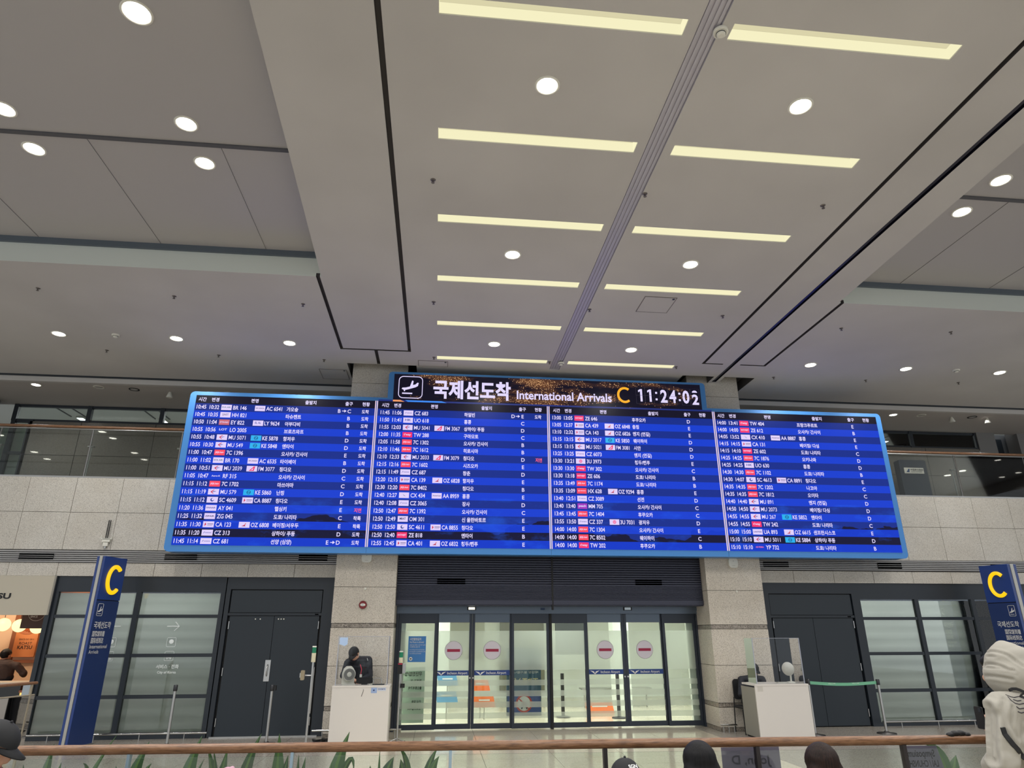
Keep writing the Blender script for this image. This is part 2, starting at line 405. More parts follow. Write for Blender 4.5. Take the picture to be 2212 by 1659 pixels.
# clerestory windows
GRNW = emis('window_daylit_room', (150, 158, 150), .8)
def clerestory(name, x0, x1, z0, z1, mull, y):
    b = MB(); b.box(x0, x1, y, y+.08, z1-.06, z1, DARKM); b.box(x0, x1, y, y+.08, z0, z0+.05, DARKM); t = struct(b, name)
    for x in [x0]+mull+[x1]: b = MB(); b.box(x-.05, x+.05, y-.02, y+.08, z0, z1, DARKM); b.build('mullion', t)
    e = [x0]+mull+[x1]
    for a, c in zip(e, e[1:]): b = MB(); b.box(a+.05, c-.05, y+.03, y+.04, z0+.05, z1-.06, GLR); b.build('window_pane', t)
    return t
clerestory('window_1', -10.28, -2.0, 6.58, 7.0, [-8.6, -6.9, -5.2, -3.5], YB+.05)
clerestory('window_2', 6.7, 14.86, 6.52, 6.99, [8.0, 9.5, 11.2, 12.91], YB+.05)
t = clerestory('window_3', -10.25, -9.86, 4.66, 6.6, [], YB+.02)
b = MB(); b.box(-10.25, -9.86, YB, YB+.08, 5.75, 5.81, DARKM); b.build('transom', t)
mb = MB(); mb.box(-10.9, -9.7, YB+.25, YB+.3, 4.66, 6.55, mat('blind_green', (132, 150, 138), .7)); struct(mb, 'trim_4')
# lit room seen through the clerestory: pale ceiling and tubes
mb = MB(); mb.box(-18, 23, YB+.15, 22, 7.6, 7.7, mat('office_ceiling', (190, 194, 190), .8)); [mb.box(x_-.02, x_+.02, 18.4, 19.5, 7.585, 7.6, DARKM) for x_ in (-10.6, -10.2, -8.3, -7.9, 14.1, 14.5)]; struct(mb, 'ceiling_office'); mb = MB(); mb.box(-18, 23, 21.9, 22, 4.6, 7.55, mat('office_wall', (170, 176, 172), .8)); struct(mb, 'wall_office')
for x in (-9, -5, 9, 13):
    l = bpy.data.lights.new('office_tube_light', 'AREA'); l.shape = 'RECTANGLE'; l.size = 2; l.size_y = .3; l.energy = 60; o = bpy.data.objects.new('office_tube_light', l); COL.objects.link(o); o.location = (x, 19.2, 7.5)
for i, (x, lab) in enumerate(((-10.35, 'fluorescent panel behind the upper left gallery windows, seen over the brown handrail'), (14.3, 'fluorescent panel behind the upper right gallery windows'), (-8.1, 'fluorescent panel behind the second gallery window from the left'))):
    t = thing('office_light', lab, 'light', (x, 19.7, 7.59)); b = MB(); b.box(-.10, .10, -.25, .25, -.04, 0, WPLAST); b.build('housing', t)
    b = MB(); b.box(-.08, .08, -.23, .23, -.046, -.04, emis('office_tube', (235, 248, 255), 5)); b.build('diffuser', t)
# gallery columns
mb = MB(); mb.lathe([(.38, 0), (.38, 2.5)], mat('column_grey', (120, 118, 116), .4), (-10.9, 16.2, 4.6), 24); struct(mb, 'column_left')
mb = MB(); mb.box(14.86, 15.4, 16.5, 16.9, 4.6, 7.1, mat('column_grey', (120, 118, 116), .4)); mb.box(16.1, 16.7, 16.5, 16.9, 4.6, 7.1, mat('column_grey', (120, 118, 116), .4)); struct(mb, 'column_right')
mb = MB(); mb.box(15.0, 20, 17.0, 17.2, 4.6, 7.1, mat('gallery_grey', (104, 106, 108), .5)); mb.box(15.5, 16.0, 16.95, 17.0, 6.4, 6.95, DARKM); struct(mb, 'wall_gallery_right')
# gallery balustrades
def balustrade(x0, x1, posts, dz, lab, top):
    y = 14.12
    t = thing('gallery_balustrade', lab, 'balustrade', (x0, y, 4.66+dz))
    b = MB(); b.tube([(0, 0, top), (x1-x0, 0, top)], .028, WOOD, 12); b.build('wooden_handrail', t)
    b = MB(); b.tube([(0, .01, top-.045), (x1-x0, .01, top-.045)], .012, STEEL, 8); b.build('steel_rail', t)
    b = MB(); b.box(0, x1-x0, -.02, .02, .03, .07, STEEL); b.build('base_rail', t)
    for p in posts:
        b = MB(); b.tube([(p-x0, .03, 0), (p-x0, .03, top-.04)], .016, STEEL, 8); b.build('post', t)
        b = MB(); b.tube([(p-x0-.02, .14, 0), (p-x0-.02, .14, .72)], .012, STEEL, 8); b.box(p-x0-.08, p-x0+.04, .08, .15, .70, .725, STEEL); b.build('post_clamp', t)
    e = [x0]+posts+[x1]
    for a, c in zip(e, e[1:]):
        b = MB(); b.box(a-x0+.02, c-x0-.02, -.006, .006, .08, top-.06, GL); b.build('glass_panel', t)
balustrade(-10.8, -2.0, [-8.96, -7.19, -5.42, -3.65], .02, 'glass gallery balustrade with wooden handrail, left of the board', 1.10)
balustrade(6.7, 14.9, [8.46, 10.23, 12.0, 13.77], -.03, 'glass gallery balustrade with wooden handrail, right of the board', 1.09)
# dark sign stand with airline logo on the gallery
t = thing('gallery_sign', 'dark navy stand with white logo plate behind the right gallery balustrade', 'sign', (12.28, 15.9, 4.66))
b = MB(); b.box(-.38, .38, 0, .2, 0, 1.34, mat('navy_black', (20, 28, 46), .4), bev=.03); b.build('stand', t)
b = MB(); b.box(-.27, .27, -.012, 0, .98, 1.13, WHITE); b.build('logo_plate', t)
b = MB(); b.add([(-.22, -.016, 1.01), (-.14, -.016, 1.01), (-.125, -.016, 1.10), (-.155, -.016, 1.10)], [(0, 1, 2, 3)], mat('logo_blue', (20, 60, 110), .5)); b.text('中国南方航空', (-.10, -.016, 1.055), .06, BLACK); b.text('CHINA SOUTHERN', (-.10, -.016, 1.01), .036, BLACK, fit=.31); b.build('lettering', t)

# ---------------------------------------------------------------- dark glazed shopfronts (windows and double doors)
BLIND = mat('roller_blind', (150, 158, 146), .8); t_ = NT(BLIND)
_w = t_.n('ShaderNodeMapping'); _w.inputs['Scale'].default_value = (.15, .15, 1); t_.l(t_.pos(), _w.inputs[0])
_h = t_.noise(3.2, 3, _w.outputs[0]); t_.l(t_.ramp(_h, [(.3, lin((158, 168, 158))), (.5, lin((178, 186, 176))), (.7, lin((192, 200, 190)))]), t_.b.inputs['Base Color'])
_tl = t_.n('ShaderNodeBsdfTranslucent'); _tl.inputs[0].default_value = (*lin((186, 190, 182)), 1); _ms = t_.n('ShaderNodeMixShader'); _ms.inputs[0].default_value = .45
t_.l(t_.b.outputs[0], _ms.inputs[1]); t_.l(_tl.outputs[0], _ms.inputs[2]); t_.l(_ms.outputs[0], [q for q in t_.t.nodes if q.type == 'OUTPUT_MATERIAL'][0].inputs[0])
for _x in (-5.6, 8.6, 11.0, 13.2):  # unseen area lights added behind the blinds to make them glow evenly
    _l = bpy.data.lights.new('blind_backlight', 'AREA'); _l.shape = 'RECTANGLE'; _l.size = 2.6 if _x < 0 else 2.0; _l.size_y = .5; _l.energy = 45; _o = bpy.data.objects.new('blind_backlight', _l); COL.objects.link(_o); _o.location = (_x, 15.1, 2.9)
def glazing(name, x0, mulls, x1, zt, dz):
    y = 14.05
    b = MB(); b.box(x0, x1, y-.03, y+.1, zt+dz, 2.80+dz, DARKM); b.box(x0, x1, y-.03, y+.1, 0, .10+dz, DARKM); t = struct(b, name)
    for a, c in [(x0, x0+.06)]+[(q-.045, q+.045) for q in mulls]+[(x1-.08, x1)]:
        b = MB(); b.box(a, c, y-.03, y+.05, .10+dz, zt+dz, DARKM); b.build('mullion', t)
    zs = [.10+dz, .69+dz, 1.39+dz, 2.08+dz, zt+dz]
    for z in zs[1:-1]: b = MB(); b.box(x0, x1, y-.02, y+.06, z-.03, z+.03, DARKM); b.build('transom', t)
    e = [x0+.06]+mulls+[x1-.08]
    for k, (a, c) in enumerate(zip(e, e[1:])):
        a += 0 if k == 0 else .045; c -= 0 if k == len(e)-2 else .045
        for p, q in zip(zs, zs[1:]):
            b = MB(); b.box(a, c, y+.01, y+.02, p+(.03 if p > .2 else 0), q-.03, GLR); b.build('window_pane', t)
    b = MB(); n = int((x1-x0)/.1); zz = [.1+dz+k*.06 for k in range(int((zt-.1)/.06)+1)]
    vs = [(x, y+.085+.012*math.sin(i*1.7)+(.006*random.random()), z) for i, z in enumerate(zz) for x in (x0, x1)]
    b.add(vs, [(2*i, 2*i+1, 2*i+3, 2*i+2) for i in range(len(zz)-1)], BLIND, True); b.build('roller_blind', t)
    return t
glazing('window_4', -7.16, [-5.66], -4.07, 2.52, 0)
glazing('window_5', 8.90, [10.24, 11.55, 12.9], 14.3, 2.47, -.04)
mb = MB(); mb.box(-7.1, -2.0, 15.6, 15.7, 0, 4.4, DARKM); mb.box(6.7, 14.6, 15.6, 15.7, 0, 4.4, DARKM); mb.box(-7.1, -2.0, 14.3, 15.6, 2.95, 3.0, DARKM); mb.box(6.7, 14.6, 14.3, 15.6, 2.95, 3.0, DARKM); mb.box(14.55, 14.6, 14.3, 15.6, 0, 3, DARKM); mb.box(-2.0, -1.95, 14.3, 15.6, 0, 3, DARKM); mb.box(6.7, 6.75, 14.3, 15.6, 0, 3, DARKM); struct(mb, 'wall_service')
ICON = mat('frosted_icon', (240, 246, 244), .6)
def door_icon(x, z, right, y=14.052):
    s = 1 if right else -1
    b = MB(); b.tube([(x-.12*s, y, z), (x+.1*s, y, z)], .009, ICON, 6); b.tube([(x+.02*s, y, z+.08), (x+.1*s, y, z), (x+.02*s, y, z-.08)], .009, ICON, 6)
    for k, zz in enumerate((z-.28, z-.52)):
        p = rrect(x-.08, x+.08, zz-.08, zz+.08, .02, 3)
        b.tube([(a, y, c) for a, c in p+p[:1]], .004, ICON, 5)
    b.ball((x, y, z-.27), (.045, .004, .04), ICON, 10, k=6); b.box(x-.05, x+.05, y-.002, y+.002, z-.56, z-.52, ICON); b.box(x-.03, x+.03, y-.002, y+.002, z-.52, z-.485, ICON)
    for q in (-.03, .03): b.ball((x+q, y, z-.565), (.014, .003, .014), ICON, 8, k=5)
    return b
t = thing('direction_decal', 'frosted right arrow and two pictograms on the dark glazing, left of the double door', 'sign', (0, 0, 0))
door_icon(-4.93, 1.90, True).build('pictograms', t); b = MB(); b.text('서비스 · 전화', (-4.93, 14.052, 1.17), .075, ICON, align='C'); b.text('City of Korea', (-4.93, 14.052, 1.08), .06, ICON, align='C'); b.build('lettering', t)
t = thing('direction_decal', 'frosted left arrow and taxi pictogram on the dark glazing beside the left pylon', 'sign', (0, 0, 0))
door_icon(-6.0, 1.90, False).build('pictograms', t); b = MB(); b.text('렌트카', (-6.0, 14.052, 1.32), .075, ICON, align='C'); b.build('lettering', t)
def double_door(name, x0, xm, x1, dz, jl, jr):
    b = MB(); b.box(jl, jr, 14.02, 14.12, 2.575+dz, 2.80+dz, DARKM)
    b.box(jl, x0-.04, 14.02, 14.12, 0, 2.575+dz, DARKM); b.box(x1+.04, jr, 14.02, 14.12, 0, 2.575+dz, DARKM); b.box(x0-.04, x1+.04, 14.10, 14.2, 0, 2.6+dz, BLACK)
    t = struct(b, name)
    b = MB(); b.box(x0-.02, x1+.02, 14.05, 14.10, 2.15+dz, 2.56+dz, DOORM); b.build('transom_panel', t)
    b = MB(); b.box(x0-.04, x1+.04, 14.03, 14.10, 2.095+dz, 2.14+dz, DARKM); b.build('door_head', t)
    for a, c in ((x0, xm-.004), (xm+.004, x1)):
        b = MB(); b.box(a, c, 14.05, 14.10, .02, 2.085+dz, DOORM); lf = b.build('door_leaf', t)
        hx = a if a == x0 else c
        for z in (.25, 1.1, 1.92):
            b = MB(); b.tube([(hx, 14.04, z-.07), (hx, 14.04, z+.07)], .011, STEEL, 8); b.build('hinge', lf)
    return t
dl = double_door('door_1', -3.93, -3.10, -2.255, 0, -4.05, -1.99)
dr = double_door('door_2', 6.97, 7.85, 8.74, -.04, 6.69, 8.9)
b = MB(); b.box(-3.17, -3.07, 14.035, 14.05, .93, 1.30, STEEL); b.tube([(-3.12, 14.03, 1.02), (-3.12, 13.99, 1.04), (-3.12, 13.99, 1.2), (-3.12, 14.03, 1.22)], .008, CHROME, 8); b.build('door_handle', dl)
b = MB()
for x in (-3.45, -3.36, -3.02, -2.97, -2.92): b.lathe([(.012, 0), (.012, -.01)], WPLAST, (x, 14.05, 2.03), 8, 'y')
b.build('door_stud', dl); b = MB(); b.box(-2.34, -2.27, 14.03, 14.04, 2.105, 2.125, WPLAST); b.build('door_sensor', dl)
b = MB(); b.box(8.62, 8.70, 14.03, 14.04, 2.065, 2.085, WPLAST); b.build('door_sensor', dr)
b = MB(); b.tube([(-1.99, 14.0, .02), (-1.99, 14.0, 2.6)], .02, DARKM, 6); b.box(-4.0, -2.1, 14.0, 14.04, 0, .02, STEEL); b.build('threshold', dl)

# ---------------------------------------------------------------- automatic doors with header, below the shutters
mb = MB(); mb.box(-.79, 5.49, 14.40, 14.60, 2.14, 2.40, HEADM); mb.box(-.79, 5.49, 14.38, 14.40, 2.20, 2.30, HEADM); mb.box(-.79, -.74, 14.42, 14.58, 0, 2.14, FRM); mb.box(5.44, 5.49, 14.42, 14.58, 0, 2.14, FRM); mb.box(2.325, 2.375, 14.42, 14.58, 0, 2.14, BLACK)
hd = struct(mb, 'trim_5')
for i, (x, mt) in enumerate(((.72, emis('sensor_glow', (250, 245, 230), 1.2)), (3.98, emis('sensor_dim', (150, 160, 165), .8)))):
    b = MB(); b.box(x-.09, x+.09, 14.365, 14.38, 2.205, 2.27, BLACK); b.box(x-.065, x+.065, 14.36, 14.365, 2.215, 2.262, mt); b.build('motion_sensor', hd)
b = MB(); b.box(2.14, 2.23, 14.372, 14.38, 2.21, 2.25, mat('navy_label', (30, 56, 90), .5)); b.build('label_plate', hd)
CIRC = mat('sticker_lavender', (204, 198, 206), .5); BARR = mat('sticker_red_bar', (150, 26, 62), .5); RING = mat('sticker_ring', (90, 84, 96), .5); BLB = mat('sticker_blue_band', (30, 60, 126), .5)
ex = [-.74, .055, .80, 1.545, 2.325, 3.13, 3.90, 4.70, 5.44]; ex = [-.74, .04, .745, 1.54, 2.325, 3.11, 3.91, 4.72, 5.44]
names = ['leftmost fixed leaf, with the blue notice', 'second leaf from the left pillar, with a no entry sticker', 'third leaf from the left pillar, with a no entry sticker', 'fixed leaf left of the centre line', 'fixed leaf right of the centre line', 'sixth leaf, left leaf of the right pair with stickers', 'seventh leaf, right leaf of the right pair with stickers', 'rightmost fixed leaf beside the right pillar']
for k in range(8):
    a, c = ex[k]+.002 - (.03 if k in (1, 5) else 0), ex[k+1]-.002 + (.03 if k in (2, 6) else 0); mov = k in (1, 2, 5, 6); y = 14.50 if mov else 14.45
    t = thing('door_%d' % (k+3), None, None, ((a+c)/2, y, 0), kind='structure'); w = (c-a)/2; fr = .055
    b = MB(); b.box(-w, -w+fr, 0, .05, .02, 2.139, FRM); b.box(w-fr, w, 0, .05, .02, 2.139, FRM); b.build('door_stile', t)
    b = MB(); b.box(-w+fr, w-fr, 0, .05, 1.97 if mov else 1.955, 2.139, HEADM if mov else FRM); b.build('top_rail', t)
    b = MB(); b.box(-w+fr, w-fr, 0, .05, .02, .11, FRM); b.build('bottom_rail', t)
    b = MB(); b.box(-w+fr, w-fr, .02, .03, .11, 1.96, GL); b.build('door_glass', t)
    b = MB()
    for z0, z1 in ((1.07, 1.81), (.785, .889), (.589, .693), (.391, .495), (.198, .302)): b.quad((-w+fr, .016, z0), (w-fr, .016, z0), (w-fr, .016, z1), (-w+fr, .016, z1), FROST)
    b.build('frosted_film', t)
    if mov:
        b = MB(); b.box(-w+fr, w-fr, .008, .013, .975, 1.068, BLB); s = b.build('blue_band', t)
        b = MB(); zc = 1.02; b.text('Incheon Airport', (-.005, .005, zc-.022), .070, SIGNW, fit=.40, bold=.008, align='C')
        for q in b.v: pass
        b.v = [(v[0]+.09, v[1], v[2]) for v in b.v]
        lx = -.235
        b.add([(lx-.10, .005, zc+.03), (lx-.02, .005, zc+.012), (lx, .005, zc-.03), (lx+.02, .005, zc+.012), (lx+.10, .005, zc+.03), (lx+.04, .005, zc-.012), (lx, .005, zc-.042), (lx-.04, .005, zc-.012)], [(0, 1, 2, 7), (7, 2, 6), (2, 3, 4, 5), (2, 5, 6)], SIGNW)
        b.build('lettering', s)
        b = MB(); zc = 1.44; b.lathe([(.178, 0), (.178, -.002)], RING, (0, .012, zc), 40, 'y', False); b.lathe([(.173, -.002), (.173, -.004)], CIRC, (0, .012, zc), 40, 'y', False); b.box(-.13, .13, .004, .007, zc-.026, zc+.026, BARR); b.build('no_entry_sticker', t)
        b = MB(); hx = w-.03 if k in (1, 5) else -w+.03; b.lathe([(.016, 0), (.016, -.012)], STEEL, (hx, 0, .93), 12, 'y'); b.build('door_lock', t)
    if k == 0:
        b = MB(); b.box(-.18, .17, .006, .012, 1.23, 1.71, mat('notice_blue', (62, 124, 188), .5)); s = b.build('blue_notice', t)
        b = MB(); b.text('사진촬영금지', (-.15, .004, 1.635), .055, SIGNW, xs=.75); b.text('No Photo is allowed', (-.15, .004, 1.585), .045, SIGNW, xs=.75, bold=.004)
        for i, q in enumerate(('공항시설 내에서 사전 허가 없이', '사진촬영을 금합니다', 'According to the security laws,', 'photography is prohibited in this', 'area without permission')):
            b.text(q, (-.15, .004, 1.535-.035*i-(.015 if i > 1 else 0)), .028, SIGNW, bold=.0, xs=.85)
        b.lathe([(.034, 0), (.034, -.002)], SIGNW, (-.12, .004, 1.29), 20, 'y', False); b.box(-.135, -.105, 0, .001, 1.28, 1.30, BLACK); b.build('lettering', s)
# corridor behind the automatic doors
IW = mat('corridor_wall', (212, 216, 208), .7); IC = mat('corridor_ceiling', (220, 222, 214), .8)
mb = MB(); mb.box(-3, 8, 21.0, 21.1, 0, 2.8, IW); mb.box(-3.1, -3, 14.62, 21, 0, 2.8, IW); mb.box(8, 8.1, 14.62, 21, 0, 2.8, IW); struct(mb, 'wall_corridor'); mb = MB(); mb.box(-3, 8, 14.62, 21, 2.72, 2.8, IC); struct(mb, 'ceiling_corridor'); mb = MB()
mb.box(-1.9, -.6, 14.62, 14.7, 0, 2.8, IW); mb.box(5.3, 8, 14.62, 14.7, 0, 2.8, IW)
struct(mb, 'wall_corridor_front')
mb = MB(); mb.box(4.35, 4.75, 17.2, 17.6, 0, 2.7, IW); mb.box(.0, .35, 17.5, 17.9, 0, 2.7, IW); struct(mb, 'column_corridor')
mb = MB(); mb.box(.4, 1.3, 18.9, 19.0, 1.1, 2.5, mat('corridor_olive_panel', (116, 116, 98), .5)); mb.box(1.9, 3.2, 20.9, 20.99, .2, 2.5, mat('corridor_olive_panel', (116, 116, 98), .5)); mb.box(3.3, 4.2, 19.4, 19.5, 1.2, 2.2, mat('corridor_dark_panel', (52, 58, 56), .5)); struct(mb, 'trim_6')
for x, q in ((-.9, 'left'), (2.4, 'middle'), (5.6, 'right')):
    t = thing('corridor_light', 'bright strip light on the corridor ceiling behind the automatic doors, %s one' % q, 'light', (x, 16.4, 2.7))
    l = bpy.data.lights.new('corridor_strip', 'AREA'); l.shape = 'RECTANGLE'; l.size = .9; l.size_y = 3; l.energy = 130; l.color = (.98, 1, .95); o = bpy.data.objects.new('corridor_strip', l); COL.objects.link(o); o.location = (0, 0, -.06); o.parent = t
    b = MB(); b.box(-.5, .5, -1.6, 1.6, -.04, 0, WPLAST); b.build('housing', t); b = MB(); b.box(-.44, .44, -1.5, 1.5, -.05, -.04, emis('corridor_tube', (246, 255, 232), 4.0)); b.build('diffuser', t)
b = MB(); b.box(-.36, .36, 0, .03, 0, 1.3, mat('sign_teal', (44, 86, 110), .5)); t = thing('entry_ban_board', 'blue board with mirrored lettering and red ring behind the fourth door leaf', 'sign', (1.86, 15.0, .18)); b.build('board', t)
b = MB(); b.text('不许再入场', (.30, -.006, .60), .13, mat('sign_cream', (226, 214, 160), .5), rx=(-1, 0, 0), fit=.56, bold=.02); b.text('再入場はできません', (.31, -.006, .88), .055, SIGNW, rx=(-1, 0, 0), fit=.60, bold=.01); b.text('재입장 불가합니다', (.31, -.006, .80), .05, SIGNW, rx=(-1, 0, 0), fit=.60)
b.build('lettering', t)
b = MB(); b.box(-.34, .34, -.004, -.002, .05, .42, mat('sign_blue', (30, 70, 140), .5)); b.lathe([(.17, -.006), (.17, -.008)], mat('sign_red', (190, 60, 50), .5), (0, 0, .23), 30, 'y', False); b.lathe([(.135, -.009), (.135, -.010)], SIGNW, (0, 0, .23), 30, 'y', False); b.tube([(-.05, -.014, .13), (-.01, -.014, .26), (.06, -.014, .13)], .014, BLACK, 6); b.tube([(-.1, -.014, .32), (.1, -.014, .13)], .012, mat('sign_red', (190, 60, 50), .5), 6); b.build('no_return_symbol', t)
t = thing('notice_stand', 'mirrored black lettering on a pale notice behind the leftmost door leaf', 'sign', (-.42, 14.85, .1)); b = MB(); b.box(-.22, .24, 0, .02, 0, 1.02, mat('notice_pale', (176, 196, 180), .6)); b.build('board', t)
b = MB()
for i, (q, s_) in enumerate((('무단진입/업무', .09), ('관계자 외', .07), ('출입통제구역', .06), ('재입장 금지', .07), ('안내 말씀', .06), ('도와드립니다', .06), ('보안 검색', .06))): b.text(q, (.18, -.006, .86-.125*i), s_, BLACK, rx=(-1, 0, 0), xs=.8)
b.build('lettering', t)
ORG = mat('sign_orange', (236, 120, 60), .5); LBL = mat('sign_lightblue', (96, 150, 190), .5)
for i, (x, y, z, mt, w, lab) in enumerate(((.32, 17.0, .62, LBL, .4, 'blue slanted sign behind the second door leaf, upper'), (.30, 16.6, .30, LBL, .42, 'blue slanted sign behind the second door leaf, lower'), (1.05, 16.4, .55, ORG, .34, 'upper orange sign seen through the second door leaf'), (1.12, 16.1, .24, ORG, .40, 'middle orange sign seen through the second door leaf'), (3.9, 17.0, -.0, ORG, .6, 'orange low sign seen through the sixth door leaf'))):
    t = thing('wayfinding_sign', lab, 'sign', (x, y, max(z, 0))); b = MB(); b.add([(-w/2, 0, 0), (w/2+.05, 0, 0), (w/2, 0, .22), (-w/2-.05, 0, .22), (-w/2, .03, 0), (w/2+.05, .03, 0), (w/2, .03, .22), (-w/2-.05, .03, .22)], [(0, 1, 2, 3), (7, 6, 5, 4), (0, 4, 5, 1), (3, 2, 6, 7), (0, 3, 7, 4), (1, 5, 6, 2)], mt); b.build('sign_face', t)
    b = MB(); b.tube([(0, .04, -max(z, 0)), (0, .04, .1)], .012, STEEL, 6); b.build('post', t)
    b = MB(); b.box(-w*.3, w*.3, -.004, -.001, .13, .16, SIGNW); b.build('lettering', t)
for i, (x, y) in enumerate(((2.9, 16.3), (4.1, 16.0))):
    t = thing('corridor_barrier', 'black stanchion in the corridor behind the %s' % ('fifth door leaf', 'sixth door leaf')[i], 'stanchion', (x, y, 0)); b = MB(); b.tube([(0, 0, 0), (0, 0, .9)], .04, BLACK, 10); b.build('post', t); b = MB(); b.lathe([(.16, 0), (.16, .02), (.05, .03)], BLACK); b.build('base', t)
# bench in corridor
t = thing('corridor_bench', 'steel bench rails in the corridor behind the right door leaves', 'bench', (4.6, 18.2, 0)); b = MB(); b.box(-.9, .9, -.2, .2, .42, .45, STEEL); b.build('seat', t)
for x in (-.8, 0, .8): b = MB(); b.tube([(x, 0, 0), (x, 0, .42)], .02, STEEL, 8); b.build('leg', t)

# ---------------------------------------------------------------- roller shutters above the doors
for x0, x1, lab, vx in ((-.79, 2.315, 'left dark slatted shutter box above the automatic doors, under the board', (.0, .56)), (2.34, 5.47, 'right dark slatted shutter box above the automatic doors, under the board', (4.06, 4.62))):
    t = thing('roller_shutter', lab, 'shutter', ((x0+x1)/2, 13.95, 2.30)); w = (x1-x0)/2
    b = MB(); b.box(-w, w, .03, .1, 0, 1.25, SHUT)
    z = .10; k = 0
    while z < 1.22:
        p = .026 if z < .35 else .046
        b.add([(-w, .0, z), (w, .0, z), (w, .0, z+p*.62), (-w, .0, z+p*.62), (-w, .03, z+p*.98), (w, .03, z+p*.98), (w, .03, z), (-w, .03, z)], [(0, 1, 2, 3), (3, 2, 5, 4), (0, 7, 6, 1), (0, 3, 4, 7), (1, 6, 5, 2)], SHUT); z += p
    b.build('slat_curtain', t, kind='stuff')
    b = MB(); b.box(-w, w, -.015, .12, 0, .085, SHUT); b.build('bottom_bar', t)
    b = MB(); a, c = vx; o_ = (x0+x1)/2; b.box(a-o_, c-o_, -.008, .001, .385, .495, mat('void', (2, 2, 3), 1, spec=0)); g = b.build('vent_opening', t)
    for q in (1, 2): b = MB(); b.box(a-o_, c-o_, -.014, -.008, .385+.037*q-.004, .385+.037*q+.003, SHUT); b.build('vent_bar', g)
mb = MB(); mb.box(-.79, 5.47, 13.97, 14.38, 2.28, 2.32, SHUT); mb.box(2.31, 2.345, 13.94, 14.0, 2.2, 3.5, BLACK); struct(mb, 'trim_7')

# ---------------------------------------------------------------- ceiling lamps
LENS = emis('lamp_lens', (255, 250, 238), 14)
def lamp_light(x, y, z, w=LAMP_W, ang=150):
    l = bpy.data.lights.new('downlight_beam', 'SPOT'); l.energy = w; l.spot_size = R(ang); l.spot_blend = .6; l.shadow_soft_size = .1; l.color = (1, .985, .96)
    o = bpy.data.objects.new('downlight_beam', l); COL.objects.link(o); o.location = (x, y, z-.05); return o
def downlight(x, y, z, lab, group=None, r=.105, on=True, lit=True):
    t = thing('ceiling_downlight', lab, 'light', (x, y, z), group=group)
    b = MB(); b.lathe([(r+.028, 0), (r+.028, -.008), (r+.012, -.012), (r, -.006), (r, 0)], WPLAST, n=28); b.build('trim_ring', t)
    b = MB(); b.lathe([(r-.002, -.002), (r-.01, -.008), (.001, -.009)], LENS if on else mat('lamp_off', (176, 172, 166), .3), n=28); b.build('lamp_lens', t)
    if on and lit: o = lamp_light(0, 0, 0); o.parent = t
    return t
for i, y in enumerate((12.0, 8.655, 5.33)):
    downlight(.95, y, ZC, 'round downlight in the left ceiling column between light strips, %s from the board' % ('nearest', 'second', 'third')[i])
    downlight(3.71, y, ZC, 'round downlight in the right ceiling column between light strips, %s from the board' % ('nearest', 'second', 'third')[i])
for i, (x, lab) in enumerate(((-7.29, 'leftmost of the three'), (-5.16, 'middle one of the three'), (-3.04, 'rightmost of the three'))):
    downlight(x, 12.36, ZC, lab+' round downlights in the lower ceiling left of the beam')
for i, (x, lab) in enumerate(((7.73, 'leftmost of the three'), (9.9, 'middle one of the three'), (12.1, 'rightmost of the three'))):
    downlight(x, 12.4, ZC, lab+' round downlights in the lower ceiling right of the beam')
zc = ZC+.42
for x, y, lab in ((-3.14, 5.25, 'large round downlight in the left coffer, topmost in the photo'), (-3.19, 6.80, 'round downlight in the left coffer just above the dark joint, nearest the beam'), (-3.20, 7.52, 'round downlight in the left coffer just below the dark joint, nearest the beam'), (-5.25, 7.46, 'round downlight in the left coffer below the dark joint, farther left'), (-5.22, 6.77, 'round downlight cut by the left photo edge in the left coffer'), (7.40, 6.76, 'upper one of two round downlights in the right coffer'), (7.41, 7.49, 'lower one of two round downlights in the right coffer')):
    downlight(x, y, zc, lab, r=.125 if y < 6 else .11)
for x, y in ((-10.3, 6.76), (-10.3, 7.49), (-10.4, 4.9), (-10.45, 3.95), (-13.6, 6.8), (-13.7, 4.7), (-13.8, 3.7), (13.0, 6.8), (13.0, 7.5), (19.8, 6.9), (19.8, 5.2), (19.8, 4.4), (22.2, 5.1), (22.2, 4.3)):
    downlight(x, y, zc, 'round coffer downlight beyond the %s photo edge, seen only mirrored in the gallery glass' % ('left' if x < 0 else 'right'), 'coffer downlights beyond the %s edge' % ('left' if x < 0 else 'right'), r=.11)
for x, y in ((-3.15, 2.9), (-5.25, 2.9), (7.4, 2.9), (9.5, 7.1), (.95, 2.0), (3.71, 2.0), (.95, -1.4), (3.71, -1.4), (-5.2, -.5), (8, -.5), (.95, -5), (3.7, -5), (-8, 3), (12, 3)):
    lamp_light(x, y, ZC-.02, LAMP_W*1.6)
ZG = ZC-.10
for x, y, lab, on in ((-9.09, 15.07, 'small lit downlight under the gallery soffit above the far left windows', 1), (-7.77, 15.09, 'unlit downlight ring under the left gallery soffit', 0), (-7.04, 15.17, 'dark empty round opening under the left gallery soffit', 2), (-4.98, 15.25, 'lit downlight under the gallery soffit peeking over the top left of the board', 1), (11.5, 15.2, 'lit downlight under the gallery soffit right of the board', 1), (12.25, 15.17, 'unlit downlight ring under the right gallery soffit', 0), (13.68, 15.18, 'dark empty round opening under the right gallery soffit', 2), (8.2, 15.35, 'unlit downlight ring behind the header, right of the right pillar', 0)):
    t = downlight(x, y, ZG, lab, r=.085, on=(on == 1), lit=False)
    if on == 2: t.children[1].data.materials[0] = BLACK
for x in (-9.1, -4.98, 11.5, 14): lamp_light(x, 15.2, ZG, 60)
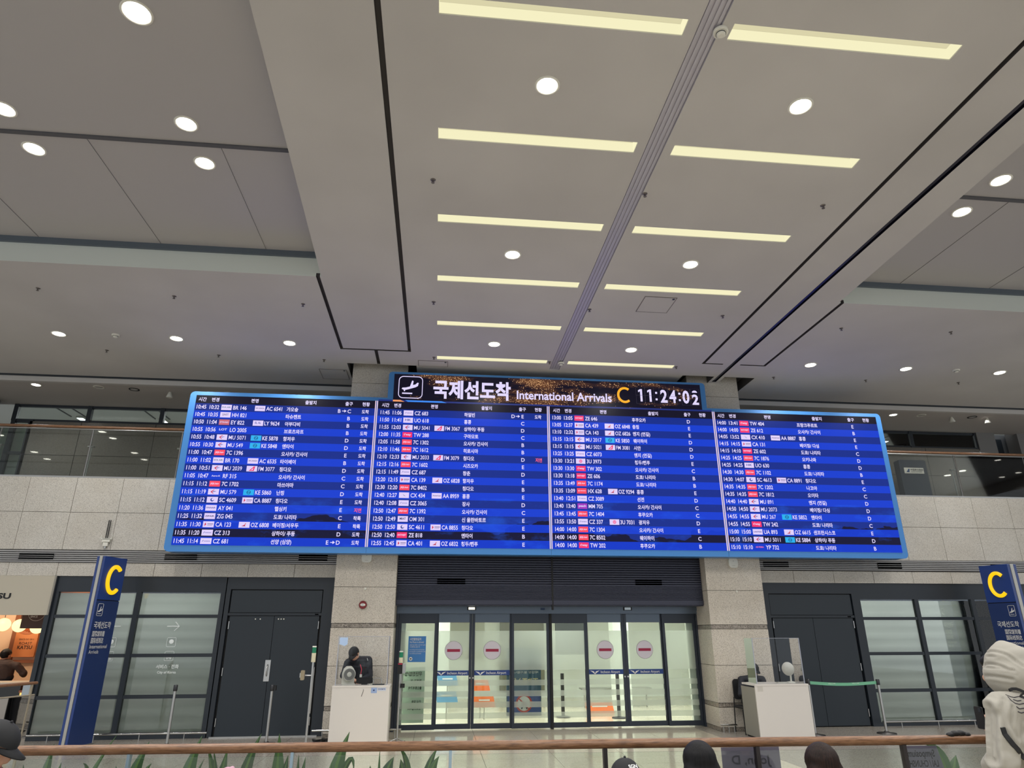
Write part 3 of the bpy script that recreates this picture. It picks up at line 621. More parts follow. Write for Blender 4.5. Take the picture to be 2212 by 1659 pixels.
for i, x in enumerate((13.15, 14.15)):
    t = thing('ceiling_speaker', 'white cone projecting from the right gallery soffit, %s one' % ('left', 'right')[i], 'spotlight', (x, 15.25, ZG)); b = MB(); b.lathe([(.03, 0), (.05, -.06), (.07, -.12), (.05, -.13)], WPLAST, n=14); b.build('cone_housing', t)
t = thing('ceiling_speaker', 'white cone projecting from the left gallery soffit near the board', 'spotlight', (-6.3, 15.3, ZG)); b = MB(); b.lathe([(.03, 0), (.05, -.06), (.07, -.12), (.05, -.13)], WPLAST, n=14); b.build('cone_housing', t)
# pillar-top recess lamps (unlit)
for x, y, lab in ((-1.62, 13.5, 'left unlit ring lamp in the recess over the left pillar'), (-.98, 13.5, 'right unlit ring lamp in the recess over the left pillar'), (5.55, 13.48, 'left unlit ring lamp in the recess over the right pillar'), (6.42, 13.48, 'right unlit ring lamp in the recess over the right pillar')):
    downlight(x, y, ZC+.22, lab, r=.10, on=False)
# long light strips recessed in the ceiling
GLOW_TOP = emis('strip_top_glow', (238, 230, 186), .78); GLOW_WALL = emis('strip_wall_glow', (250, 244, 200), .93)  # slot top and walls glow themselves in place of a hidden tube's light
rown = ['sixth', 'fifth', 'fourth', 'third', 'second', 'nearest']
for n, y in enumerate([4.59 + 1.663*k for k in range(6)]):
    for x0, x1, side in ((-.17, 2.13, 'left'), (2.57, 4.87, 'right')):
        t = thing('ceiling_light_strip', 'long yellow light strip recessed in the %s ceiling column, %s row from the board' % (side, rown[n]), 'light', ((x0+x1)/2, y-.0925, ZC)); w = 1.15; d = .0925
        b = MB(); b.box(-w+.002, w-.002, -d+.002, d-.002, .150, .165, WPLAST); b.build('housing', t)
        b = MB(); b.quad((-w+.004, -d+.004, .148), (w-.004, -d+.004, .148), (w-.004, d-.004, .148), (-w+.004, d-.004, .148), GLOW_TOP)
        for a, c in (((-w+.003, -d+.003), (-w+.003, d-.003)), ((w-.003, -d+.003), (w-.003, d-.003)), ((-w+.003, d-.003), (w-.003, d-.003)), ((-w+.003, -d+.003), (w-.003, -d+.003))):
            b.quad((*a, .012), (*c, .012), (*c, .148), (*a, .148), GLOW_WALL)
        b.build('glowing_lining', t)
# sprinklers and smoke detectors
def sprinkler(x, y, z, lab):
    t = thing('ceiling_sprinkler', lab, 'sprinkler', (x, y, z)); b = MB(); b.lathe([(.035, 0), (.03, -.008), (.012, -.01)], mat('sprinkler_metal', (120, 114, 110), .4, .6), n=14); b.build('escutcheon', t)
    b = MB(); b.lathe([(.008, -.01), (.008, -.04), (.022, -.042), (.022, -.046)], mat('sprinkler_metal', (120, 114, 110), .4, .6), n=10); b.build('sprinkler_head', t)
for x, nx in ((-.23, 'left of the left light strips'), (2.49, 'beside the centre slot'), (4.92, 'right of the right light strips')):
    for y, ny in ((7.0, 'third row gap'), (10.32, 'second row gap'), (12.8, 'end nearest the board')):
        sprinkler(x if y < 12 or x != 2.49 else 2.18, y, ZC, 'small ceiling sprinkler %s, at the %s' % (nx, ny))
for x, y, lab in ((-6.69, 10.5, 'far left, upper row'), (-4.57, 10.56, 'middle, upper row'), (-2.47, 10.63, 'near the left beam, upper row'), (-6.75, 13.1, 'far left, lower row'), (-4.6, 13.13, 'middle, lower row'), (-2.5, 13.16, 'near the left beam, lower row')): sprinkler(x, y, ZC, 'small sprinkler in the lower ceiling left of the beam, '+lab)
for x, y, lab in ((7.34, 10.6, 'near the beam, upper row'), (9.5, 10.54, 'farther right, upper row'), (7.29, 13.18, 'near the beam, lower row'), (9.45, 13.14, 'middle, lower row'), (11.65, 13.07, 'far right, lower row')): sprinkler(x, y, ZC, 'small sprinkler in the lower ceiling right of the beam, '+lab)
for x, y, lab in ((2.47, 4.5, 'white smoke detector on the centre slot beside the topmost light strip'), (2.43, 12.83, 'white smoke detector on the centre slot just above the board header'), (-6.24, 12.3, 'white smoke detector between two left downlights in the lower ceiling'), (11.03, 12.35, 'white smoke detector between two right downlights in the lower ceiling')):
    t = thing('smoke_detector', lab, 'detector', (x, y, ZC)); b = MB(); b.lathe([(.07, 0), (.072, -.02), (.06, -.028)], WPLAST, n=24); b.build('base', t)
    b = MB(); b.lathe([(.045, -.028), (.042, -.05), (.025, -.06), (.02, -.06)], WPLAST, n=20); b.build('sensor_dome', t); b = MB(); b.lathe([(.047, -.034), (.047, -.040)], DARKM, n=20); b.build('vent_ring', t)

# ---------------------------------------------------------------- the arrivals board
BY = 13.33
board = thing('arrivals_board', 'huge blue framed electronic flight arrivals board mounted on the stone pillars', 'board', (0, 0, 0))
b = MB()
out = rrect(-5.09, 9.76, 3.205, 6.37, .09)
hx0, hx1, hz = -1.165, 5.735, 6.955
top = [(hx1-.07, hz), (hx0+.07, hz)]
poly = [p for p in out[:12]] + [(hx1, 6.37), (hx1, hz-.07), (hx1-.02, hz-.02), (hx1-.07, hz), (hx0+.07, hz), (hx0+.02, hz-.02), (hx0, hz-.07), (hx0, 6.37)] + out[12:]
b.prism(poly, BY, BY+.30, BLUEC)
b.build('casing', board)
b = MB()
for x in (-1.38, 2.22, 5.86): b.box(x-.003, x+.003, BY-.0015, BY, 3.21, 3.32, mat('casing_seam', (40, 86, 140), .5))
b.build('casing_seam', board)
b = MB()
for x in (-1.6, -1.1, 5.8, 6.3): b.box(x-.06, x+.06, BY+.30, 13.7, 3.5, 3.6, STEEL); b.box(x-.06, x+.06, BY+.30, 13.7, 5.9, 6.0, STEEL)
b.box(-1.97, -.80, 13.55, 13.69, 3.262, 3.272, STEEL); b.box(5.48, 6.67, 13.55, 13.69, 3.23, 3.24, STEEL)
b.build('mounting_bracket', board)
# screen material: alternating row bands over a dark landscape picture
ROWT, PITCHZ = 6.1228, .1555
SCR = mat('flight_screen', (0, 0, 0), .35, emit=1, spec=.12); t = NT(SCR)
sp = t.n('ShaderNodeSeparateXYZ'); t.l(t.pos(), sp.inputs[0]); X_, Z_ = sp.outputs[0], sp.outputs[2]
rowf = t.math('DIVIDE', t.math('SUBTRACT', ROWT, Z_), PITCHZ); row = t.math('FLOOR', rowf); odd = t.math('FLOORED_MODULO', row, 2)
mp = t.n('ShaderNodeMapping'); mp.inputs['Scale'].default_value = (.33, 0, .5); t.l(t.pos(), mp.inputs[0])
hn = t.noise(1.0, 5, mp.outputs[0], .6)
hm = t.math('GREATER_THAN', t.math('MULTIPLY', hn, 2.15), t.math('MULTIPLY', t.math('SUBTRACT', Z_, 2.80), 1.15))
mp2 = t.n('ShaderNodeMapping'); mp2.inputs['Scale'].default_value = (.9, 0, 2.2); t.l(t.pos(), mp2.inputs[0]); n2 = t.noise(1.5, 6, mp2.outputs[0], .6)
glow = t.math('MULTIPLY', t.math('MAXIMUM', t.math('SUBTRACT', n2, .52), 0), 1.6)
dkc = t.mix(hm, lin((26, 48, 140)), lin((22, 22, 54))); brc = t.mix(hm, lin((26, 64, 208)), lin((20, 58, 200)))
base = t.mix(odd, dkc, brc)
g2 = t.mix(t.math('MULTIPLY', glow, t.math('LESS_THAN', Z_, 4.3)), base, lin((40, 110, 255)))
hdr = t.math('LESS_THAN', rowf, 0)
fin = t.mix(hdr, g2, lin((24, 22, 40))); t.l(fin, t.b.inputs['Emission Color']); t.b.inputs['Emission Strength'].default_value = 1.0
HSC = mat('header_screen', (0, 0, 0), .35, emit=1, spec=.12); t = NT(HSC)
sp = t.n('ShaderNodeSeparateXYZ'); t.l(t.pos(), sp.inputs[0]); X_, Z_ = sp.outputs[0], sp.outputs[2]
mpa = t.n('ShaderNodeMapping'); mpa.inputs['Scale'].default_value = (.8, 0, 2.6); mpa.inputs['Rotation'].default_value = (0, .12, 0); t.l(t.pos(), mpa.inputs[0]); na = t.noise(1.2, 4, mpa.outputs[0], .55)
cent = t.math('SUBTRACT', 1, t.math('ABSOLUTE', t.math('DIVIDE', t.math('SUBTRACT', X_, 2.1), 3.0)))
dens = t.math('MULTIPLY', t.math('MAXIMUM', t.math('SUBTRACT', t.math('ADD', na, t.math('MULTIPLY', cent, .16)), .56), 0), 4.5)
vo = t.n('ShaderNodeTexVoronoi'); vo.inputs['Scale'].default_value = 48; t.l(t.pos(), vo.inputs['Vector'])
spc = t.n('ShaderNodeSeparateColor'); t.l(vo.outputs['Color'], spc.inputs[0])
spk = t.math('MULTIPLY', t.math('LESS_THAN', vo.outputs['Distance'], .34), t.math('LESS_THAN', spc.outputs[0], t.math('ADD', dens, .0)))
cg = t.mix(dens, lin((20, 18, 34)), lin((104, 66, 44))); c3 = t.mix(spk, cg, lin((250, 196, 140)))
t.l(c3, t.b.inputs['Emission Color']); t.b.inputs['Emission Strength'].default_value = 1.0
px = [(-4.965, -1.40), (-1.345, 2.185), (2.24, 5.83), (5.89, 9.64)]
T0 = [-4.835, -1.193, 2.395, 6.028]; SX = [1.0, .985, .99, 1.035]
ORDP = ['leftmost', 'second', 'third', 'rightmost']
heads = [('시간', 0), ('변경', .252), ('편명', 1.02), ('출발지', 2.13), ('출구', 2.90), ('현황', 3.245)]
KO = 1.0
P1 = '''10:45 10:32 BR146 AC6541 가오슝|B → C|도착
10:45 10:35 HH821 - 타슈켄트|B|도착
10:50 11:04 EY822 LY9624 아부다비|B|도착
10:55 10:56 LO2005 - 브로츠와프|B|도착
10:55 10:48 MU5071 KE5878 항저우|D|도착
10:55 10:30 MU549 KE5848 옌타이|D|도착
11:00 10:47 7C1396 - 오사카/ 간사이|E|도착
11:00 11:02 BR170 AC6535 타이베이|B|도착
11:00 10:51 MU2039 FM3077 칭다오|D|도착
11:05 10:47 RF315 - 오사카/ 간사이|C|도착
11:15 11:12 7C1702 - 마쓰야마|C|도착
11:15 11:19 MU579 KE5860 난징|D|도착
11:15 11:12 SC4609 CA8887 칭다오|E|도착
11:20 11:36 AY041 - 헬싱키|E|지연
11:25 11:32 ZG045 - 도쿄/ 나리타|C|착륙
11:35 11:30 CA123 OZ6808 베이징/서우두|E|착륙
11:35 11:20 CZ313 - 상하이/ 푸둥|D|도착
11:45 11:14 CZ681 - 선양 (심양)|E → D|도착'''
P2 = '''11:45 11:06 CZ683 - 하얼빈|D → E|도착
11:50 11:41 UO618 - 홍콩|C|
11:55 12:03 MU5041 FM3067 상하이/ 푸둥|D|
12:00 11:35 TW288 - 구마모토|C|
12:05 11:58 7C1302 - 오사카/ 간사이|B|
12:10 11:46 7C1612 - 히로시마|B|
12:10 12:33 MU2033 FM3079 칭다오|D|지연
12:15 12:16 7C1602 - 시즈오카|E|
12:15 11:49 CZ687 - 창춘|D|
12:20 12:15 CA139 OZ6828 항저우|E|
12:30 12:20 7C8402 - 칭다오|B|
12:40 12:27 CX434 AA8959 홍콩|E|
12:40 12:08 CZ3065 - 장사|D|
12:50 12:47 7C1392 - 오사카/ 간사이|C|
12:50 12:49 OM301 - 신 울란바토르|E|
12:50 12:50 SC4611 CA8855 칭다오|E|
12:50 12:40 ZE818 - 옌타이|B|
12:55 12:45 CA401 OZ6832 청두/톈푸|E|'''
P3 = '''13:00 13:05 ZE646 - 후쿠오카|D|
13:05 12:37 CA439 OZ6848 충칭|E|
13:10 12:32 CA143 OZ6826 옌지 (연길)|E|
13:15 13:15 MU2017 KE5850 웨이하이|D|
13:15 13:15 MU5021 FM3081 시안|D|
13:25 13:25 CZ6073 - 옌지 (연길)|D|
13:30 13:21 3U3973 - 청두/톈푸|E|
13:30 13:30 TW302 - 오사카/ 간사이|C|
13:30 13:18 ZE606 - 도쿄/ 나리타|B|
13:35 13:49 7C1174 - 도쿄/ 나리타|B|
13:35 13:09 HX628 OZ9294 홍콩|E|
13:40 12:51 CZ3089 - 선전|D|
13:40 13:40 MM705 - 오사카/ 간사이|C|
13:45 13:45 7C1404 - 후쿠오카|C|
13:55 13:50 CZ337 3U7031 광저우|D|
14:00 14:00 7C1304 - 오사카/ 간사이|E|
14:00 14:00 7C8502 - 웨이하이|C|
14:00 14:00 TW202 - 후쿠오카|B|'''
P4 = '''14:00 13:41 TW404 - 프랑크푸르트|E|
14:00 14:00 ZE612 - 오사카/ 간사이|B|
14:05 13:52 CX410 AA8887 홍콩|E|
14:15 14:15 CA131 - 베이징/ 다싱|E|
14:15 14:10 ZE602 - 도쿄/ 나리타|C|
14:25 14:25 7C1876 - 오키나와|D|
14:25 14:25 UO630 - 홍콩|D|
14:30 14:30 7C1102 - 도쿄/ 나리타|B|
14:30 14:07 SC4613 CA8891 칭다오|E|
14:35 14:35 7C1202 - 나고야|C|
14:35 14:35 7C1812 - 오이타|C|
14:40 14:40 MU891 - 옌지 (연길)|D|
14:50 14:50 MU2073 - 베이징/ 다싱|D|
14:55 14:55 MU267 KE5852 옌타이|D|
14:55 14:55 TW242 - 도쿄/ 나리타|C|
15:00 15:00 UA893 OZ6615 샌프란시스코|E|
15:10 15:10 MU5011 KE5884 상하이/ 푸둥|D|
15:10 15:10 YP732 - 도쿄/ 나리타|B|'''
PLW = emis('plate_white', (222, 206, 250), 1.0); PLC = emis('plate_cyan', (10, 172, 236), 1.0); PLR = emis('plate_coral', (252, 66, 92), 1.0)
PLP = emis('plate_pink', (244, 36, 104), 1.0); PLV = emis('plate_purple', (160, 40, 190), 1.0); PLE = emis('plate_brick', (196, 92, 110), 1.0)
MRED = emis('mark_red', (214, 26, 66), .9); MBLU = emis('mark_blue', (40, 70, 160), .9); MNAV = emis('mark_navy', (16, 36, 96), .7); MMAG = emis('mark_magenta', (232, 22, 90), 1.0); MGRY = emis('mark_grey', (112, 104, 140), .8); MGRN = emis('mark_green', (30, 120, 130), .8); MPNK = emis('mark_pink', (240, 110, 160), 1.0)
LOGO = {'BR': (PLW, 'EVA AIR', MGRN), 'AC': (PLW, 'AIR CANADA', MGRY), 'HH': (PLW, 'QANOT', MGRY), 'EY': (PLE, 'ETIHAD', PLW), 'LY': (PLW, 'EL AL', MBLU), 'LO': (None, 'LOT', LTXT), 'RF': (None, 'Aero-K', LTXT), 'AY': (PLW, 'FINNAIR', MBLU), 'ZG': (PLW, 'ZIPAIR', MNAV), '7C': (PLR, 'JEJUair', LTXT), 'TW': (PLP, "t'way", LTXT), 'ZE': (PLP, 'EASTARJET', LTXT), 'OM': (PLW, 'MIAT', MNAV), 'UA': (PLW, 'UNITED', MBLU), 'MM': (PLV, 'peach', LTXT), 'AA': (PLW, 'American', MGRY), 'YP': (None, 'AIR PREMIA', MPNK), 'UO': (PLW, 'HK', MBLU), 'CZ': (PLW, '', MBLU), 'HX': (PLR, '', LTXT)}
_LG = {}
def logo(code, parent, x, z, w):
    if code in _LG: o = _LG[code].copy(); COL.objects.link(o)
    else:
        b = MB(); h = .055; hw = .1; pl, tx, tm = LOGO.get(code, (PLC if code == 'KE' else PLW, '', MBLU)); y = -.006
        if pl: b.box(-hw, hw, -.004, 0, -h, h, pl)
        if code == 'MU':
            b.add([(-.055, y, 0), (.0, y, .04), (.02, y, .038), (-.02, y, .008), (-.02, y, -.012), (.015, y, -.042), (-.01, y, -.035)], [(0, 1, 2, 3), (0, 3, 4), (0, 4, 5, 6)], MRED); b.add([(-.02, y, .004), (.03, y, .012), (.055, y, .01), (.02, y, .0), (0, y, -.008)], [(0, 1, 2, 3, 4)], MBLU)
        elif code == 'KE':
            q = [(.034*math.cos(a), y, .034*math.sin(a)) for a in [k*math.pi/10 for k in range(21)]]; b.tube(q, .004, MNAV, 4); b.tube([(-.03, y, -.01), (-.012, y, .012), (.012, y, -.012), (.03, y, .01)], .005, MNAV, 4)
        elif code == 'FM': b.add([(-.055, y, -.045), (.035, y, .045), (.06, y, .045), (.04, y, -.045), (.018, y, -.045), (.03, y, .02), (-.03, y, -.045)], [(0, 1, 5, 6), (1, 2, 3, 4, 5)], MMAG); b.box(-.02, .03, y, y+.001, -.045, -.03, MMAG)
        elif code == 'OZ': b.add([(-.05, y, -.03), (.005, y, .0), (.02, y, .035), (.018, y, -.02)], [(0, 1, 2, 3)], MRED); b.add([(-.05, y, -.03), (.018, y, -.02), (.03, y, -.03)], [(0, 1, 2)], MGRY); b.add([(.018, y, .03), (.03, y, .03), (.03, y, -.01)], [(0, 1, 2)], emis('mark_amber', (230, 150, 60), .9))
        elif code == 'CA': b.add([(-.07, y, .01), (-.055, y, .035), (-.05, y, .01), (-.035, y, .005), (-.05, y, -.015), (-.068, y, -.035)], [(0, 1, 2, 3, 4, 5)], MRED); b.box(-.02, .085, y, y+.001, .002, .014, MGRY); b.box(-.02, .07, y, y+.001, -.02, -.014, MGRY)
        elif code == 'SC': b.lathe([(.034, 0), (.034, -.001)], MBLU, (0, y, 0), 16, 'y', False); b.lathe([(.022, -.001), (.022, -.002)], PLW, (.01, y, .008), 14, 'y', False)
        elif code == '3U': b.lathe([(.036, 0), (.036, -.001)], MPNK, (0, y, 0), 16, 'y', False); b.tube([(-.02, y-.003, .008), (0, y-.003, -.01), (.02, y-.003, .008)], .004, PLW, 4)
        elif code == 'CX': b.add([(-.03, y, .03), (0, y, .0), (.035, y, -.022), (0, y, -.012)], [(0, 1, 2, 3)], MGRN)
        elif code == 'CZ': b.add([(-.075, y, -.018), (-.05, y, .018), (-.04, y, .018), (-.055, y, -.005)], [(0, 1, 2, 3)], MBLU); [b.box(-.03+.022*k, -.018+.022*k, y, y+.001, -.008, .006, MBLU) for k in range(5)]
        elif code == 'HX': b.lathe([(.013, 0), (.013, -.001)], LTXT, (-.06, y, 0), 10, 'y', False); b.box(-.035, .08, y, y+.001, -.004, .006, LTXT)
        elif tx: b.text(tx, (0, y, -.015 if len(tx) < 7 else -.011), .060 if len(tx) < 6 else .042, tm, bold=.02, align='C', fit=(.165 if len(tx) > 5 else (.15 if code in ('TW', 'MM', 'LO') else .12)))
        o = b.build('airline_logo'); _LG[code] = o
    o.parent = parent; o.location = (x, BY-.009, z); o.scale = (w, 1, 1); return o
for k in range(4):
    x0, x1 = px[k]
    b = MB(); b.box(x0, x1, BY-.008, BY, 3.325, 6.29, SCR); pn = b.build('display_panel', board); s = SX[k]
    for q, dx in heads: b = MB(); b.text(q, (T0[k]+dx*s, BY-.012, 6.207-.038), .092, LTXT, xs=.92*s, bold=.02, align='C'); b.build('column_heading', pn)
    dest = (1.665, 1.632, 1.632, 1.715)[k]; gate = (2.915, 2.86, 2.885, 3.015)[k]; stat = (3.24, 3.188, 3.2, 3.35)[k]
    for i, ln in enumerate((P1, P2, P3, P4)[k].split('\n')):
        left, g, st = ln.split('|'); a, c, f1, f2, d = left.split(' ', 4); z = 6.045 - PITCHZ*i; y = BY-.012; zt = z-.040
        def put(name, *tx):
            b = MB()
            for q, x, sz, kw in tx:
                kw.setdefault('bold', .008 if q[:1] in 'MFO' and q[1:2] in 'MU' else .018); b.text(q, (x, y, zt + (.002 if sz < .1 else 0)), sz, kw.pop('mt', LTXT), **kw)
            b.build(name, pn)
        X0 = T0[k]
        put('scheduled_time', (a, X0, .115, dict(fit=.185*s, align='C'))); put('revised_time', (c, X0+.25*s, .115, dict(fit=.185*s, align='C')))
        put('flight_number', (f1[:2]+' '+f1[2:], X0+.615*s, .115, dict(xs=.80*s)))
        if f2 != '-': put('flight_number', (f2[:2]+' '+f2[2:], X0+1.262*s, .115, dict(xs=.78*s)))
        put('origin_city', (d, X0+dest, .098, dict(xs=.86*s, bold=.024)))
        if '→' in g:
            g1, g2_ = g.split(' → '); put('exit_gate', (g2_, X0+gate, .108, dict(align='C'))); put('exit_gate', (g1, X0+gate-.20, .108, dict(align='C')))
            xa = X0+gate-.10; b = MB(); b.add([(xa-.045, y, z-.007), (xa+.005, y, z-.007), (xa+.0, y, z-.032), (xa+.045, y, z), (xa+.0, y, z+.032), (xa+.005, y, z+.007), (xa-.045, y, z+.007)], [(0, 1, 5, 6), (2, 3, 4)], LTXT); b.build('gate_arrow', pn)
        else: put('exit_gate', (g, X0+gate, .108, dict(align='C')))
        if st: put('arrival_status', (st, X0+stat, .092, dict(mt=LRED if st == '지연' else LTXT, xs=.86*s, bold=.024, align='C')))
        logo(f1[:2], pn, T0[k]+.485*s, z, s)
        if f2 != '-': logo(f2[:2], pn, T0[k]+1.14*s, z, s)
for x in (-1.398, -1.362, 2.198, 2.235, 5.842, 5.880):
    b = MB(); b.box(x-.009, x+.009, BY-.012, BY-.008, 3.325, 6.29, emis('divider_pink', (236, 206, 230), 1.0)); b.build('column_divider', board)
b = MB(); b.box(-1.05, 5.62, BY-.008, BY, 6.325, 6.905, HSC); b.box(-1.345, 5.83, BY-.0075, BY, 6.287, 6.325, emis('strip_blue', (20, 40, 120), 1)); hp = b.build('header_display', board)
y = BY-.014
b = MB(); b.add([(-1.05, y, 6.325), (-.90, y, 6.325), (-.81, y, 6.288), (-1.05, y, 6.288)], [(0, 1, 2, 3)], emis('chip_orange', (248, 160, 104), 1)); b.add([(-.80, y, 6.325), (-.04, y, 6.325), (.07, y, 6.288), (-.74, y, 6.288)], [(0, 1, 2, 3)], emis('chip_blue', (56, 132, 236), 1)); b.build('colour_chip', hp)
b = MB(); q = rrect(-.945, -.455, 6.375, 6.852, .09, 6); q = [(a, y, c) for a, c in q]; b.tube(q+q[:2], .0085, LTXT, 6)
pl = [(-.885, 6.575), (-.87, 6.60), (-.80, 6.605), (-.715, 6.63), (-.675, 6.765), (-.645, 6.755), (-.655, 6.665), (-.60, 6.68), (-.565, 6.72), (-.535, 6.715), (-.55, 6.645), (-.60, 6.615), (-.75, 6.565), (-.83, 6.545)]
b.add([(a, y, c) for a, c in pl], [tuple(range(len(pl)))], LTXT); b.lathe([(.015, 0), (.015, -.002)], LTXT, (-.825, y, 6.535), 8, 'y'); b.box(-.87, -.66, y-.002, y, 6.462, 6.490, LTXT); b.build('arrivals_pictogram', hp)
b = MB(); b.text('국제선도착', (-.225, y, 6.432), .43, LTXT, fit=1.64, bold=.035); b.text('International Arrivals', (1.545, y, 6.435), .265, LTXT, fit=2.065, bold=.022); b.build('title_lettering', hp)
b = MB(); q = [(3.905+.145*math.cos(R(a)), y, 6.605+.158*math.sin(R(a))) for a in range(52, 309, 8)]; b.tube(q, .026, emis('gate_orange', (255, 178, 40), 1), 8); b.build('gate_letter', hp)
for ch, xx in (('1', 4.262), ('1', 4.466), ('2', 4.779), ('4', 4.978), ('0', 5.277)):
    b = MB()
    if ch == '1': b.add([(xx-.012, y, 6.47), (xx+.035, y, 6.47), (xx+.035, y, 6.755), (xx-.005, y, 6.755), (xx-.055, y, 6.725), (xx-.055, y, 6.68), (xx-.012, y, 6.705)], [(0, 1, 2, 3, 6), (3, 4, 5, 6)], LTXT)
    else: b.text(ch, (xx, y, 6.47), .40, LTXT, align='C', fit=.155, bold=.03)
    b.build('clock_digit', hp)
b = MB(); b.text('2', (5.486, y, 6.445), .315, LTXT, align='C', fit=.15, bold=.035); b.build('clock_digit', hp)
b = MB(); b.add([(5.482+.06*math.cos(R(a)), y, 6.715+.05*math.sin(R(a))) for a in range(0, 181, 20)], [tuple(range(10))], LTXT); b.build('flipping_digit', hp)
for xx in (4.611, 5.133):
    for zz in (6.53, 6.68): b = MB(); b.box(xx-.022, xx+.022, y-.001, y, zz-.022, zz+.022, LTXT); b.build('clock_colon_dot', hp)
FRL = emis('digit_frame', (64, 60, 78), .8)
b = MB()
for xx in (4.255, 4.459, 4.779, 4.978, 5.277, 5.486):
    q = [(xx-.097, y+.002, 6.42), (xx+.097, y+.002, 6.42), (xx+.097, y+.002, 6.80), (xx-.097, y+.002, 6.80), (xx-.097, y+.002, 6.42)]; b = MB(); b.tube(q, .0025, FRL, 4); b.box(xx-.10, xx+.10, y-.004, y-.002, 6.607, 6.612, FRL); b.build('digit_frame', hp)

# ---------------------------------------------------------------- things fixed to the pillars
for x, z, lab in ((-1.39, 3.075, 'white rounded access point high on the left pillar, under the board'), (5.99+.09, 3.03, 'white rounded access point high on the right pillar, under the board')):
    t = thing('wall_access_point', lab, 'device', (x, 13.7, z)); b = MB(); b.prism(rrect(-.095, .095, -.01, .19, .06), -.05, 0, WPLAST); b.build('cover', t)
    b = MB(); b.box(-.03, .03, -.052, -.05, .03, .034, GREYL); b.box(-.008, .008, -.052, -.05, .12, .13, GREYL); b.build('status_marks', t); b = MB(); b.tube([(0, -.02, .19), (0, -.01, .24)], .006, BLACK, 6); b.build('cable', t)
t = thing('fire_alarm_beacon', 'round dark red fire alarm beacon with a white lens on the left pillar', 'alarm', (-1.40, 13.7, 2.28))
b = MB(); b.lathe([(.072, 0), (.075, -.03), (.066, -.045)], mat('alarm_red', (120, 22, 30), .4), n=24, axis='y'); b.build('body', t); b = MB(); b.ball((0, -.045, 0), (.05, .015, .028), WPLAST); b.build('lens', t); b = MB(); b.lathe([(.02, -.058), (.02, -.064)], STEEL, n=14, axis='y'); b.build('bezel', t)
t = thing('wall_sensor', 'tiny square white sensor under the stone joint of the left pillar', 'sensor', (-1.375, 13.7, 2.585)); b = MB(); b.box(-.02, .02, -.02, 0, -.025, .015, WPLAST); b.build('sensor_body', t)
t = thing('wall_sensor', 'tiny round white sensor at the stone joint of the right pillar', 'sensor', (6.10, 13.7, 2.555)); b = MB(); b.lathe([(.02, 0), (.02, -.02)], WPLAST, n=12, axis='y'); b.build('sensor_body', t)
# wall antenna left of the board
t = thing('wall_antenna', 'white twin rod antenna bracket on the stone wall, left of the board', 'antenna', (-6.42, 14.0, 3.36))
b = MB(); b.box(-.07, .07, -.05, 0, .08, .14, WPLAST); b.box(-.10, .10, -.05, -.03, .13, .15, WPLAST); b.box(-.045, .045, -.05, -.01, .0, .07, WPLAST); b.box(-.012, .012, -.03, -.01, -.04, 0, STEEL); b.build('bracket', t)
for q in (-.02, .012): b = MB(); b.tube([(q, -.03, .14), (q, -.03, .50)], .009, BLACK, 8); b.build('antenna_rod', t)
for q in (-.10, .10): b = MB(); b.tube([(q, -.04, .14), (q, -.04, .21)], .006, WPLAST, 6); b.build('side_prong', t)

# ---------------------------------------------------------------- information pylons marked C
def pylon(x, y, ang, L, th, near_start, lab):
    t = thing('information_pylon', lab, 'sign', (x, y, 0), ang); H = 3.08
    b = MB(); b.prism([(0, 0), (L, 0), (L, 2.325), (0, 2.325)], 0, th, NAVY); b.build('body', t)
    b = MB(); b.box(0, L, -.004, th+.004, 2.34, H, NAVY2); b.build('gate_panel', t)
    b = MB(); b.box(.01, L-.01, .01, th-.01, 2.325, 2.34, BLACK); b.build('panel_gap', t)
    xe = 0 if near_start else L; s = -1 if near_start else 1
    b = MB(); b.box(*sorted((xe, xe+s*.014)), th*.30, th*.66, 0, H+.002, SILV); b.build('silver_strip', t)
    b = MB(); b.box(*sorted((xe-.0*s, xe+s*.006)), -.004, th*.26, 0, H, NAVY2); b.box(*sorted((xe, xe+s*.006)), th*.72, th+.004, 0, H, NAVY2); b.build('edge_profile', t)
    b = MB(); cx = L*.5; q = [(cx+.03+.165*math.cos(R(a)), -.012, 2.69+.225*math.sin(R(a))) for a in range(48, 313, 8)]; b.tube(q, .036, YEL, 10); b.build('gate_letter', t)
    W_ = SIGNW; b = MB(); x0 = .05 if near_start else L-.05; al = 'L' if near_start else 'R'
    ix = .06 if near_start else L-.19
    q = rrect(ix, ix+.13, 2.07, 2.27, .015, 3); b.tube([(a, -.006, c) for a, c in q+q[:1]], .0035, W_, 5)
    pl = [(.015, .09), (.05, .10), (.075, .165), (.085, .165), (.08, .11), (.11, .125), (.12, .14), (.115, .10), (.06, .075), (.02, .07)]
    b.add([(ix+a, -.007, 2.06+c) for a, c in pl], [tuple(range(len(pl)))], W_); b.box(ix+.02, ix+.10, -.007, -.006, 2.10, 2.108, W_); b.build('pictogram', t)
    b = MB(); f = .42/.577*L
    for q, z, sz, ft in (('국제선도착', 1.87, .125, f), ('国際線到着', 1.735, .10, f*.72), ('国际线到达', 1.625, .10, f*.72), ('International', 1.535, .085, f), ('Arrivals', 1.45, .085, f*.56)):
        b.text(q, (x0, -.006, z), sz, W_, align=al, fit=ft, bold=.012 if sz > .09 else .002)
    b.build('lettering', t)
    b = MB(); b.box(-.02, L+.02, -.02, th+.02, 0, .02, STEEL); b.build('base_plate', t)
pylon(-5.93, 13.0, math.atan2(.56, .14), .577, .15, True, 'tall navy blue pylon with a yellow C, left of the doors beside the food shop')
pylon(11.48, 13.55, math.atan2(-.58, .14), .60, .25, False, 'tall navy blue pylon with a yellow C, at the right edge behind the hooded person')

